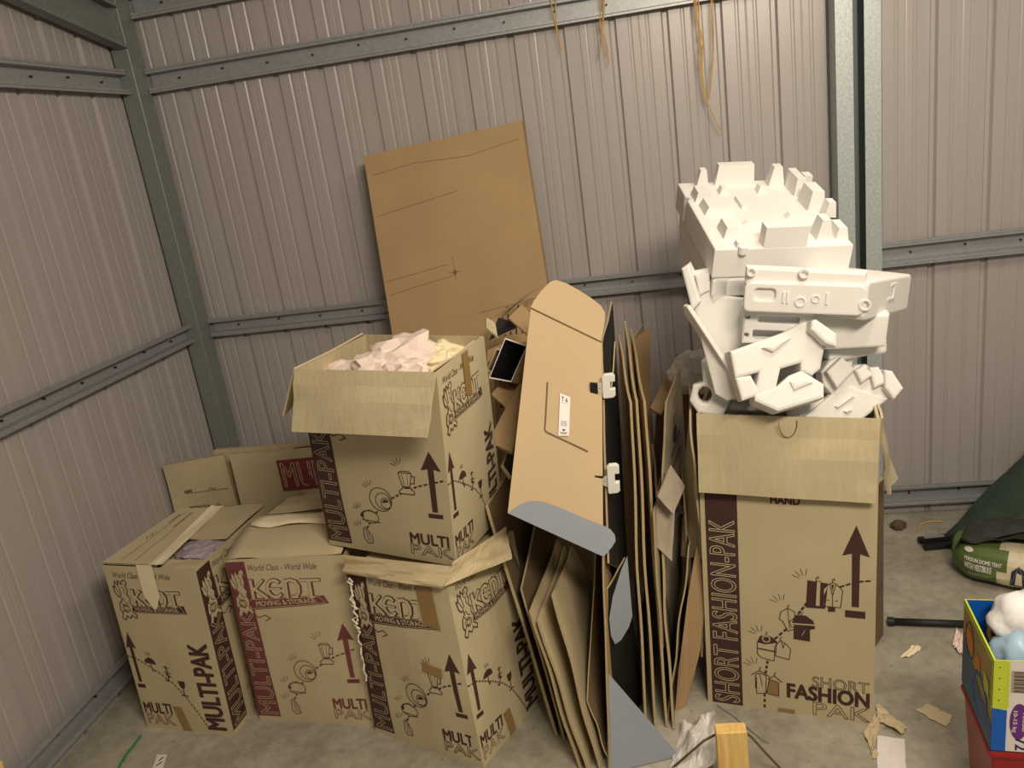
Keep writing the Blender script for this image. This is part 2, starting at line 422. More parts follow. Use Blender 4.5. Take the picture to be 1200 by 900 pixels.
def banner(f, q, mi=1):
    f.pg(q, mi, 2)
    bl, br, tr, tl = q
    I = lambda a, b: tuple((bl[k]*(1-a)+br[k]*a)*(1-b)+(tl[k]*(1-a)+tr[k]*a)*b for k in (0, 1))
    f.line([I(.02, .12), I(.97, .12), I(.93, .9), I(.02, .9)], .0014, 2, 3, True)
    f.text('MOVING & STORAGE', None, 2, 3, quad=[I(.12, .27), I(.88, .27), I(.86, .75), I(.12, .75)], bold=.012)
def front_design(f, ink=1, grif=True):
    """band with outlined words, logo, household icons, big arrow"""
    f.pg([(0.0, .03), (.20, .03), (.165, .985), (0.0, .985)], ink, 1)
    f.text('MULTI-PAK', None, 2, 2, outline=.0018, quad=[(.185, .045), (.15, .69), (.025, .69), (.03, .045)], bold=.03)
    f.text('World Class - World Wide', (.19, .93, .77, .965), ink, 1, bold=.0, shear=.4)
    kent(f, .16, .775, .77, .88, ink); banner(f, [(.12, .705), (.82, .74), (.79, .785), (.12, .772)], ink)
    griffin(f, .0, .66, .17, .945, ink)
    f.line([(.13, .70), (.2, .66), (.26, .675), (.3, .655), (.25, .64)], .003, ink, 2)
    arrow(f, .895, .621, .52, .298, .276, .068, .021, ink)
    f.dots([(.355, .15), (.40, .20), (.467, .265), (.56, .335), (.664, .382), (.788, .43), (.966, .471)], .017, .005, .008, ink)
    # blender
    b = lambda x, y: (.655+x*.115, .385+y*.12)
    f.poly([b(.05, 0), b(.95, 0), b(.98, .12), b(.8, .2), b(.75, .32), b(.3, .32), b(.2, .2), b(.02, .12)], [tuple(range(8))], 2, 2)
    f.line([b(.05, 0), b(.95, 0), b(.98, .12), b(.8, .2), b(.75, .32), b(.3, .32), b(.2, .2), b(.02, .12)], .0026, ink, 3, True)
    f.pg([b(.35, .24), b(.7, .24), b(.7, .32), b(.35, .32)], ink, 3)
    f.pg([b(.28, .34), b(.72, .34), b(.9, .95), b(.1, .95)], 2, 2); f.line([b(.28, .34), b(.72, .34), b(.9, .95), b(.1, .95)], .0022, ink, 3, True)
    f.line([b(.1, .95), b(.3, 1.03), b(.75, 1.03), b(.9, .95)], .002, ink, 3)
    f.line([b(.4, .4), b(.3, .9)], .0018, ink, 3); f.line([b(.6, .4), b(.65, .9)], .0014, ink, 3)
    f.line([b(.86, .85), b(1.08, .8), b(1.02, .5), b(.78, .5)], .0026, ink, 3)
    f.dots([b(.1, .07), b(.9, .07)], .008, .002, .003, ink)
    sparkle(f, .675, .535, ink, .0, .03)
    # plates
    for r, dx, dy, l in ((.036, 0, 0, 2), (.025, .008, -.004, 3), (.016, .016, -.010, 4)):
        P = f.circ((.505+dx/f.W, .335+dy/f.H), r, 18, 1, 1.05); f.pg(P, 2, l); f.line(P, .0024, ink, l+1, True)
    P = f.circ((.505+.016/f.W, .335-.008/f.H), .0105, 12, a0=.3, a1=3.3); f.pg(P, ink, 6)
    sparkle(f, .43, .40, ink, .0, .028)
    # kettle and iron
    P = f.circ((.40, .222), .024, 14, 1.15, .85); f.pg(P, 2, 2); f.line(P, .0024, ink, 3, True)
    f.line([(.33, .235), (.35, .25), (.40, .262), (.45, .25)], .004, ink, 3); f.line([(.33, .20), (.47, .195)], .003, ink, 3)
    f.pg([(.32, .23), (.345, .245), (.35, .22), (.33, .212)], ink, 3)
    sparkle(f, .315, .265, ink, .0, .024)
    q = [(.325, .145), (.345, .15), (.385, .10), (.385, .06), (.34, .055), (.318, .085)]
    f.pg(q, 2, 2); f.line(q, .0024, ink, 3, True); f.line([(.34, .14), (.35, .07)], .002, ink, 3); f.line([(.355, .125), (.37, .065)], .002, ink, 3)
    sparkle(f, .29, .155, ink, .0, .024)
    f.text('MULTI', (.69, .104, .965, .165), ink, 1, bold=.04)
    f.text('PAK', (.685, .04, .985, .097), ink, 1, outline=.0018, bold=.035)
def side_design(f, ink=1, tape=True):
    f.text('World Class - World Wide', (.09, .93, .71, .962), ink, 1, bold=0, shear=.4)
    kent(f, .235, .775, .76, .862, ink); banner(f, [(.17, .728), (.80, .735), (.785, .782), (.17, .768)], ink)
    griffin(f, .05, .68, .25, .92, ink)
    arrow(f, .075, .606, .507, .298, .272, .058, .019, ink)
    f.dots([(.004, .454), (.105, .447), (.193, .415), (.258, .39), (.324, .364), (.451, .305), (.549, .238), (.638, .147), (.735, .03)], .013, .004, .006, ink)
    # umbrella, hook, glass
    c = (.25, .42); P = f.circ(c, .021, 10, a0=0, a1=PI, rot=-.15); f.pg(P, ink, 1)
    f.line([c, (.252, .385), (.262, .372), (.275, .378)], .0035, ink, 1); f.line([(.25, .42), (.25, .46)], .003, ink, 1)
    for x in (.235, .255, .275): f.line([(x, .472), (x-.008, .49)], .002, ink, 1)
    f.line([(.39, .405), (.45, .40)], .003, ink, 1); f.line([(.385, .375), (.455, .365)], .003, ink, 1)
    f.line([(.415, .41), (.42, .345), (.40, .315), (.375, .325)], .0045, ink, 1); f.line([(.4, .36), (.44, .345)], .006, ink, 1)
    f.pg([(.515, .325), (.592, .325), (.585, .29), (.556, .275), (.525, .29)], ink, 1)
    f.line([(.556, .28), (.553, .235)], .0035, ink, 1); f.line([(.52, .234), (.59, .232)], .004, ink, 1)
    f.text('MULTI-PAK', (.73, .03, .925, .56), ink, 1, rot=1, bold=.045)
    f.text('MULTI', (.03, .10, .345, .165), ink, 1, bold=.035)
    f.text('PAK', (.036, .03, .35, .093), ink, 1, outline=.0018, bold=.035)
    if tape: f.pg([(.43, .0), (.53, .0), (.47, .155), (.37, .155)], 3, 3)

def corners(fb, ft, zb, zt):
    return [V((x, y, zb)) for x, y in fb], [V((x, y, zt)) for x, y in ft]
CM = [M_CARD, M_INK, M_CARD, M_BROWNTAPE, M_CARDL]
CMR = [M_CARD, M_RED, M_CARD, M_BROWNTAPE, M_CARDL]
def carton_body(parent, b, t, designs, mats, bulge=.006, wav=.006, open_top=False, seed=1, name='body'):
    """b, t: four bottom / top corners in order front-left, front-right, back-right, back-left"""
    mb = MB(); faces = []
    for k in range(4):
        j = (k+1) % 4
        f = Face(b[k], b[j], t[j], t[k], bulge=bulge, wav=wav, seed=seed+k*1.7)
        if designs[k]: designs[k](f)
        f.bake(mb); faces.append(f)
    mb.add(b, [(3, 2, 1, 0)])
    if open_top:
        cb = sum(b, V())/4; ct = sum(t, V())/4; th = .006
        ib = [q+(cb-q).normalized()*th*1.4+V((0, 0, th)) for q in b]; it = [q+(ct-q).normalized()*th*1.4 for q in t]
        for k in range(4):
            j = (k+1) % 4
            f = Face(ib[j], ib[k], it[k], it[j], bulge=-bulge, wav=0); f.seed = seed
            n0 = len(mb.m); f.bake(mb)
            for i in range(n0, len(mb.m)): mb.m[i] = 4
            mb.add([t[k], t[j], it[j], it[k]], [(0, 1, 2, 3)], 4)
        mb.add(ib, [(0, 1, 2, 3)], 4)
    return mb.build(name, mats, parent)

def crumple(name, mat_, c, r, seed, sub=4, sharp=1.0, sq=(1, 1, 1), parent=None, base=None):
    bm = bmesh.new(); bmesh.ops.create_icosphere(bm, subdivisions=sub, radius=1)
    mb = MB()
    for q in bm.verts:
        n = q.co.normalized(); d = 1
        p = n*1.7+V((seed*7.3, seed*2.1, seed))
        d += sharp*(.46*(abs(noise.noise(p*.9))-.2)+.30*(abs(noise.noise(p*1.9))-.2)+.10*(abs(noise.noise(p*4))-.2))
        q.co = n*d
    bm.verts.index_update()
    mb.add([V(c)+V((q.co.x*r*sq[0], q.co.y*r*sq[1], q.co.z*r*sq[2])) for q in bm.verts], [tuple(v.index for v in f.verts) for f in bm.faces])
    if base is not None:
        for q in mb.v: q.z = max(q.z, base)
    bm.free()
    return mb.build(name, mat_, parent)
def crumple_sheet(name, mat_, q, amp, seed, nu=22, nv=22, th=.0015, fr=3.0, parent=None, floor=None, ragged=0, fine=1.0, smooth=False):
    bl, br, tr, tl = [V(p) for p in q]; n = ((br-bl).cross(tl-bl)).normalized()
    mb = MB(); fr_ = []; bk = []
    for j in range(nv+1):
        for i in range(nu+1):
            u, v = i/nu, j/nv
            if ragged:
                du = ragged*noise.noise(V((v*5, seed*3., 0))); dv = ragged*noise.noise(V((u*5, seed*5., 9)))
                uu = u+du*(2*abs(u-.5)); vv = v+dv*(2*abs(v-.5))
            else: uu, vv = u, v
            p = (bl*(1-uu)+br*uu)*(1-vv)+(tl*(1-uu)+tr*uu)*vv
            s = V((u*fr+seed*3.7, v*fr+seed*1.3, seed))
            p = p+n*amp*(abs(noise.noise(s))*1.6+abs(noise.noise(s*2.3))*.8*fine+abs(noise.noise(s*5))*.3*fine)
            if floor is not None and p.z < floor+th: p.z = floor+th
            fr_.append(p); bk.append(p-n*th)
    N = len(fr_); I = lambda i, j: j*(nu+1)+i; fs = []
    for j in range(nv):
        for i in range(nu):
            a, b, c, d = I(i, j), I(i+1, j), I(i+1, j+1), I(i, j+1); fs += [(a, b, c, d), (d+N, c+N, b+N, a+N)]
    for i in range(nu): fs += [(I(i+1, 0), I(i, 0), I(i, 0)+N, I(i+1, 0)+N), (I(i, nv), I(i+1, nv), I(i+1, nv)+N, I(i, nv)+N)]
    for j in range(nv): fs += [(I(0, j), I(0, j+1), I(0, j+1)+N, I(0, j)+N), (I(nu, j+1), I(nu, j), I(nu, j)+N, I(nu, j+1)+N)]
    mb.add(fr_+bk, fs)
    return mb.build(name, mat_, parent, smooth=smooth)

def circ2(x, y, r, n=12): return [(x+r*math.cos(2*PI*i/n), y+r*math.sin(2*PI*i/n)) for i in range(n)]
# ================================================================= the shed
# floor slab
mb = MB(); mb.box((-.15, -5.2, -.12), (4.6, .15, 0)); struct(mb.build('floor', M_CONC))
# rib sheeting: profile along the wall, ribs pressed outward
def ribbed(x0, x1, first, pitch, d=.013):
    pts = [(x0, 0)]
    k0 = math.floor((x0-first)/pitch)-1; x = first+k0*pitch
    ev = []
    while x < x1+pitch:
        ev += [(x-.013, 0), (x-.006, d), (x+.007, d), (x+.014, 0)]
        for q in (1/3, 2/3):
            c = x+pitch*q; ev += [(c-.007, 0), (c-.003, .0022), (c+.003, .0022), (c+.007, 0)]
        ev += [(x+pitch*.5-.004, 0), (x+pitch*.5, .0009), (x+pitch*.5+.004, 0)]
        x += pitch
    return pts+[e for e in sorted(ev) if x0+.002 < e[0] < x1-.002]+[(x1, 0)]
mb = MB()
pf = ribbed(-.03, 2.66, .213, .1797)+[(x, d) for x, d in ribbed(2.661, 4.6, 2.70, .176)]
mb.profile([(a, b) for a, b in pf]+[(4.6, .03), (-.03, .03)], (0, 0, 0), (0, 0, 2.34), (1, 0, 0), (0, 1, 0))
struct(mb.build('wall_back', M_WALL))
mb = MB()
pf = ribbed(-5.2, .02, -.095, .1815)
mb.profile([(a, b) for a, b in pf]+[(.02, .03), (-5.2, .03)], (0, 0, 0), (0, 0, 3.6), (0, 1, 0), (-1, 0, 0))
struct(mb.build('wall_left', M_WALL))
# roof rising away from the back wall
mb = MB(); sl = math.tan(math.radians(13.5))
rp = [(a, b) for a, b in ribbed(-.1, 4.6, .05, .19)]
mb.profile(rp+[(4.6, .04), (-.1, .04)], (0, .2, 2.34-.2*sl), (0, -5.3, 2.34+5.3*sl), (1, 0, 0), (0, 0, 1))
struct(mb.build('ceiling', M_WALL))

# girts: top-hat rails, lips toward the room, crown on the sheet
def girt(name, P0, P1, zlo, zhi, out, lab, cat='girt', group=None, screws=None):
    P0, P1, out = V(P0), V(P1), V(out); h = zhi-zlo; D = .04; t = .0022
    z = [0, .004, h*.20, h*.27, h*.73, h*.80, h-.004, h]
    pr = [(D-.008, 0), (D, 0), (D, h*.21), (.008, h*.235), (.008, h*.765), (D, h*.79), (D, h), (D-.008, h),
          (D-.008, h-t), (D-t, h-t), (D-t, h*.79+t), (.008-t, h*.765), (.008-t, h*.235), (D-t, h*.21-t), (D-t, t), (D-.008, t)]
    mb = MB(); mb.profile(pr, P0+V((0, 0, zlo)), P1+V((0, 0, zlo)), out, (0, 0, 1), 0)
    d = (P1-P0).normalized(); L = (P1-P0).length
    s = .12
    while s < L-.05:
        c = P0+d*s+V((0, 0, zlo+h*(.56 if int(s*50) % 2 else .48)))+out*.008
        mb.tube([c-out*.004, c+out*.010], .0035, 6, 1)
        s += .18
    for k in (.10, .90):    # rolled line along the lips
        mb.profile([(0, -.0012), (.0015, 0), (0, .0012)], P0+out*D+V((0, 0, zlo+h*k)), P1+out*D+V((0, 0, zlo+h*k)), out, (0, 0, 1), 0)
    o = mb.build(name, [M_GALV, M_SCREW]); o['kind'] = 'structure'; return o
girt('trim_1', (.078, 0, 0), (2.545, 0, 0), 1.002, 1.077, (0, -1, 0), '')
girt('trim_2', (2.684, 0, 0), (4.55, 0, 0), .992, 1.082, (0, -1, 0), '')
girt('trim_3', (.078, 0, 0), (2.545, 0, 0), 1.962, 2.05, (0, -1, 0), '')
girt('trim_4', (.078, 0, 0), (2.545, 0, 0), .048, .134, (0, -1, 0), '')
girt('trim_5', (2.684, 0, 0), (4.55, 0, 0), .048, .134, (0, -1, 0), '')
girt('trim_6', (.0, -.102, 0), (.0, -5.1, 0), 1.002, 1.077, (1, 0, 0), '')
girt('trim_7', (.0, -.102, 0), (.0, -5.1, 0), 1.962, 2.05, (1, 0, 0), '')
girt('trim_8', (.0, -.102, 0), (.0, -5.1, 0), .048, .134, (1, 0, 0), '')
girt('trim_9', (.078, 0, 0), (4.5, 0, 0), 2.225, 2.315, (0, -1, 0), '')
# corner column and the wall column
mb = MB()
mb.profile([(0, 0), (.075, 0), (.075, -.08), (.0725, -.08), (.0725, -.0025), (0, -.0025)], (0, -.1, 0), (0, -.1, 2.34), (1, 0, 0), (0, -1, 0))
mb.profile([(0, 0), (.0, .1), (.0022, .1), (.0022, 0)], (0, -.1, 0), (0, -.1, 2.34), (1, 0, 0), (0, 1, 0))
mb.profile([(.066, 0), (.068, -.0015), (.070, 0)], (0, -.1, 0), (0, -.1, 2.34), (1, 0, 0), (0, 1, 0))
struct(mb.build('trim_10', M_GALVD))
mb = MB()
# a lipped hat column: two bright flanges and a dark channel between them
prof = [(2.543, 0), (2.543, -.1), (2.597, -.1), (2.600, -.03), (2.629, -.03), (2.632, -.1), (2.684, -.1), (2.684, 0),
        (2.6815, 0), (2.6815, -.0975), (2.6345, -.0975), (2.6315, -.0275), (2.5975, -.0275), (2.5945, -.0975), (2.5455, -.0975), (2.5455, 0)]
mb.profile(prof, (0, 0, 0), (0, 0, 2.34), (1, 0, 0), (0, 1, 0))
for k_ in (2, 3, 4): mb.m[k_] = 1  # channel faces get a darker slate colour than the flanges
struct(mb.build('trim_11', [mat('bright_galvanised_steel', srgb(176, 186, 188), .4, .25, .18, 120, .03, 60), mat('dark_slate_steel', srgb(92, 102, 106), .5)]))
# gable rafter along the left wall top
mb = MB()
a0 = V((.05, -.10, 2.118)); a1 = V((.05, -5.1, 2.118+5*.188))
mb.profile([(0, 0), (.045, 0), (.045, .012), (.0425, .012), (.0425, .0025), (.0025, .0025), (.0025, .1475), (.0425, .1475), (.0425, .138), (.045, .138), (.045, .15), (0, .15)],
           a0-V((.02, 0, 0)), a1-V((.02, 0, 0)), (1, 0, 0), (0, 0, 1))
struct(mb.build('trim_12', M_GALVD))

# ================================================================= cartons
# --- left carton, taped shut, dark print
b, t = corners([(.199, -1.160), (.520, -1.202), (.552, -.825), (.235, -.79)], [(.206, -1.143), (.541, -1.197), (.568, -.800), (.258, -.796)], 0, .57)
box_l = thing('moving_carton', 'taped beige moving carton with dark brown print closest to the ribbed left wall', 'box', (.38, -.99, 0), 'printed moving cartons')
carton_body(box_l, b, t, [side_design, front_design, None, None], CM, .004, .004, seed=2)
def flap(parent, q, th=.005, mats=(M_CARD,), wav=.004, seed=1, bulge=0, name='flap', nu=6, nv=8, mi_back=None):
    mb = MB(); mb.sheet(q, th, nu, nv, wav, seed, 0, mi_back, None, bulge); return mb.build(name, list(mats), parent)
zt = .578
tl, tr, trb, tlb = [V((q.x, q.y, zt)) for q in t]
mid_f = tl.lerp(tr, .60); mid_b = tlb.lerp(trb, .46)
# left flap with its printed lines
f = Face(tl, mid_f, mid_b, tlb, 6, 8, 0, .003, 3)
for v0, u0, u1 in ((.0, .52, .66), ): pass
f.line([(.30, .05), (.30, .95)], .0016, 1); f.line([(.55, .05), (.55, .6)], .0016, 1)
f.text('NAME', None, 1, 1, quad=[(.27, .72), (.27, .88), (.21, .88), (.21, .72)], bold=.02)
f.text('DESTINATION', None, 1, 1, quad=[(.52, .62), (.52, .90), (.46, .90), (.46, .62)], bold=.02)
f.line([(.24, .40), (.20, .44), (.26, .47), (.2, .5), (.25, .54)], .0022, 1)
mb = MB(); f.bake(mb); mb.sheet([mid_f-V((0, 0, .004)), tl-V((0, 0, .004)), tlb-V((0, 0, .004)), mid_b-V((0, 0, .004))], .001, 2, 2)
mb.build('flap', [M_CARD, M_INK], box_l)
rf = mid_f.lerp(mid_b, .42)
flap(box_l, [rf+V((.0, 0, .0)), tr.lerp(trb, .42)+V((0, 0, .0)), trb, mid_b], .004, seed=4)
flap(box_l, [mid_f-V((0, 0, .012)), tr-V((0, 0, .010)), tr.lerp(trb, .16)-V((0, 0, .010)), mid_f.lerp(mid_b, .14)-V((0, 0, .014))], .004, seed=5)
mb = MB(); mb.box((.30, -1.10, .545), (.55, -.82, .55)); mb.build('inner_flap', M_CARDL, box_l)
# strip of tape over the top and down the front
w = .045
mb = MB(); d = (mid_b-mid_f).normalized(); s_ = d.cross(V((0, 0, 1))).normalized()
p0 = mid_f-d*.004+V((0, 0, .0035)); p1 = mid_b+V((0, 0, .004))
mb.sheet([p0-s_*w/2, p0+s_*w/2, p1+s_*w/2, p1-s_*w/2], .0006, 3, 14, .004, 5)
fr = Face(b[0], b[1], t[1], t[0], bulge=.004, wav=.004, seed=2)
vs = []; L = 10
for j in range(L+1):
    v = 1.015-.255*j/L; ww = .085*(1 if j < 7 else 1-(j-7)*.28)
    vs += [fr.F(.472-ww+.01*j/L, v, .004), fr.F(.472+ww+.01*j/L, v, .004)]
mb.add(vs, [(2*j, 2*j+2, 2*j+3, 2*j+1) for j in range(L)])
mb.build('masking_tape', M_TAPE, box_l)
o = crumple('packing_paper', M_LILAC, (.475, -1.04, .556), .075, 3, 4, 1, (.9, 1.1, .24)); tag(o, 'lilac grey packing paper showing through the gap in the taped left carton', 'paper')

# --- middle carton, maroon print
b, t = corners([(.571, -1.133), (.958, -1.169), (.955, -.79), (.585, -.76)], [(.607, -1.151), (.972, -1.158), (.945, -.79), (.62, -.79)], 0, .57)
box_m = thing('moving_carton', 'beige moving carton with maroon print and sagging taped top in the middle', 'box', (.77, -.96, 0), 'printed moving cartons')
carton_body(box_m, b, t, [front_design, side_design, None, None], CMR, .007, .007, seed=5)
mb = MB()
# sagging top flaps as one bent sheet per side
def bent(q0, q1, rows, th=.004):
    pass
rows = [(.0, .570), (.25, .585), (.42, .575), (.5, .568)]
def strip(rows, x0, x1, y0, y1, wav, seed, th=.004, n=10):
    mb = MB(); vs = []; 
    for k, (s, z) in enumerate(rows):
        for i in range(n+1):
            u = i/n; x = x0+(x1-x0)*u; y = y0+(y1-y0)*s+ (.01*noise.noise(V((u*3, s*3, seed))))
            vs.append(V((x, y, z+wav*noise.noise(V((u*3.3, s*4, seed))))))
    N = len(vs); vs += [q-V((0, 0, th)) for q in vs]; fs = []
    for k in range(len(rows)-1):
        for i in range(n):
            a = k*(n+1)+i; b_ = a+1; c = a+n+2; d_ = a+n+1
            fs += [(a, b_, c, d_), (d_+N, c+N, b_+N, a+N)]
    for i in range(n):
        fs += [(i+1, i, i+N, i+1+N)]; a = (len(rows)-1)*(n+1)+i; fs += [(a, a+1, a+1+N, a+N)]
    for k in range(len(rows)-1):
        a = k*(n+1); fs += [(a, a+n+1, a+n+1+N, a+N)]; a += n; fs += [(a+n+1, a, a+N, a+n+1+N)]
    mb.add(vs, fs); return mb
strip([(0, .571), (.10, .582), (.22, .596), (.35, .604), (.46, .601), (.52, .596)], .612, .965, -1.152, -.79, .010, 3).build('flap', M_CARD, box_m, smooth=True)
strip([(0.5, .585), (.7, .592), (1, .582)], .625, .945, -1.152, -.79, .006, 7).build('flap', M_CARD, box_m, smooth=True)
strip([(.34, .613), (.42, .616), (.50, .614), (.56, .608)], .640, .95, -1.152, -.79, .012, 9, .002).build('masking_tape', M_TAPE, box_m, smooth=True)
flap(box_m, [V((.655, -.93, .606)), V((.835, -.93, .611)), V((.81, -.80, .600)), V((.66, -.80, .597))], .004, seed=6, name='inner_flap')

# --- lower carton under the tall open one
b, t = corners([(.968, -1.191), (1.323, -1.336), (1.452, -1.054), (1.097, -.909)], [(1.010, -1.215), (1.302, -1.305), (1.440, -1.045), (1.12, -.93)], 0, .555)
box_c = thing('moving_carton', 'crushed beige moving carton standing on the floor beneath the open carton', 'box', (1.2, -1.12, 0), 'printed moving cartons')
carton_body(box_c, b, t, [front_design, side_design, None, None], CM, .008, .012, seed=9)
mb = MB(); mb.add([q for q in t], [(0, 1, 2, 3)]); mb.sheet([t[0]+V((0, 0, .001)), t[1]+V((0, 0, .001)), t[2]+V((0, 0, .001)), t[3]+V((0, 0, .001))], .004, 6, 6, .006, 3)
mb.build('flap', M_CARD, box_c)
# folded paper lip squeezed out between the two cartons
o = crumple_sheet('kraft_paper', M_KRAFT, [at(407, 672, Z=.55), at(520, 690, Z=.55)+V((0, 0, 0)), at(535, 664, Z=.592), at(403, 650, Z=.592)], .018, 4, 30, 10, .0015, 1.5, fine=.35)
tag(o, 'crumpled kraft paper squeezed out between the two stacked cartons, front side', 'paper')
o = crumple_sheet('kraft_paper', M_KRAFT, [at(520, 688, Z=.555), at(600, 655, Z=.555), at(592, 618, Z=.60), at(528, 662, Z=.59)], .020, 6, 24, 10, .0015, 1.7, fine=.35)
tag(o, 'crumpled kraft paper squeezed out between the two stacked cartons, around its right side', 'paper')
# brown tape patches and torn flap
ff = Face(b[0], b[1], t[1], t[0], bulge=.008, wav=.012, seed=9)
def decal(face, pts, off=.003):
    mb = MB(); vs = []; n = 6
    bl_, br_, tr_, tl_ = pts
    for j in range(n+1):
        for i in range(n+1):
            a, c = i/n, j/n
            u = (bl_[0]*(1-a)+br_[0]*a)*(1-c)+(tl_[0]*(1-a)+tr_[0]*a)*c; v = (bl_[1]*(1-a)+br_[1]*a)*(1-c)+(tl_[1]*(1-a)+tr_[1]*a)*c
            vs.append(face.F(u, v, off))
    mb.add(vs, [(j*(n+1)+i, j*(n+1)+i+1, (j+1)*(n+1)+i+1, (j+1)*(n+1)+i) for j in range(n) for i in range(n)]); return mb
mb = decal(ff, [(.70, .76), (.86, .74), (.84, .98), (.68, .97)]); mb.build('brown_tape', M_BROWNTAPE, box_c)
decal(ff, [(.62, .50), (.80, .48), (.81, .53), (.63, .55)]).build('brown_tape', M_BROWNTAPE, box_c)
# loose white string down its left edge
pts = []; random.seed(3)
for k in range(26):
    s = k/25; v = .97-.62*s; a = .025*(1-s)
    pts.append(ff.F(.02+a*math.sin(k*2.1), v, .012+.004*math.cos(k*1.7)))
mb = MB(); mb.tube(pts, .0028, 5)
mb.tube([ff.F(.02+.03*math.sin(k*2.9+1), .97-.32*k/16, .014+.005*math.cos(k)) for k in range(17)], .0028, 5)
tag(mb.build('white_string', M_WHITESTRING), 'knotted white string hanging down the left edge of the lower crushed carton', 'string')

# --- tall open carton on top
b, t = corners([(.922, -1.120), (1.328, -1.280), (1.405, -.985), (1.0, -.835)], [(.985, -1.219), (1.389, -1.372), (1.443, -1.061), (1.06, -.891)], .585, 1.13)
box_t = thing('moving_carton', 'open beige moving carton full of crumpled paper, stacked on the crushed carton', 'box', (1.17, -1.05, .585), 'printed moving cartons')
def t_side(f):
    side_design(f, 1, False)
    f.pg([(.46, .80), (.58, .78), (.60, 1.0), (.48, 1.0)], 3, 7)
carton_body(box_t, b, t, [front_design, t_side, None, None], CM, .006, .006, True, seed=13)
# flaps: front one hangs over the front, left one droops outside, others fold in
fq = [at(342, 506, Y=-1.30), at(500, 513, Y=-1.42), t[1]+V((0, -.004, .003)), t[0]+V((-.004, -.004, .003))]
flap(box_t, fq, .005, (M_CARDL,), .010, 3, .012, nu=10, nv=8)
flap(box_t, [at(352, 462, Y=-.93), at(331, 487, Y=-1.20), t[0]+V((-.010, .01, .004)), t[3]+V((-.006, 0, .004))], .005, (M_CARD,), .004, 5)
dn = V((0, 0, -.14))
flap(box_t, [t[1]+V((-.025, .03, -.01)), t[1]+V((-.11, .05, -.11)), t[2]+V((-.11, -.05, -.12)), t[2]+V((-.02, -.02, -.006))], .005, (M_CARDL,), .004, 8)
# crumpled paper inside
for k, (px, py, Y, r, lab, mt) in enumerate([
    (402, 432, -1.09, .050, 'crumpled pinkish white paper ball at the left end of the open carton', M_PAPER),
    (438, 424, -1.12, .060, 'crumpled pinkish white paper ball, second from the left in the open carton', M_PAPER),
    (470, 432, -1.20, .058, 'flattened pinkish white paper ball at the front rim of the open carton', M_PAPER),
    (478, 408, -1.08, .072, 'tallest crumpled pinkish white paper ball in the open carton', M_PAPER),
    (505, 416, -1.08, .055, 'small cream paper ball behind the tallest one in the open carton', M_PAPERC),
    (525, 408, -1.02, .045, 'yellowish paper ball at the far right corner of the open carton', M_PAPERC)]):
    c = at(px, py, Y=Y)-V((0, 0, r*.35))
    tag(crumple('crumpled_paper', mt, c, r*.95, k+2.3, 3, 1.6, (1.25, 1, .8)), lab, 'paper', 'crumpled paper in the open carton')
mb = MB(); mb.sheet([b[0].lerp(t[0], .73)+V((.03, .03, 0)), b[1].lerp(t[1], .73)+V((-.03, .02, 0)), b[2].lerp(t[2], .73)+V((-.03, -.03, 0)), b[3].lerp(t[3], .73)+V((.03, -.02, 0))], .02, 20, 20, .05, 4)
tag(mb.build('packing_paper', M_PAPER), 'layer of packing paper filling the open carton beneath the paper balls', 'paper')

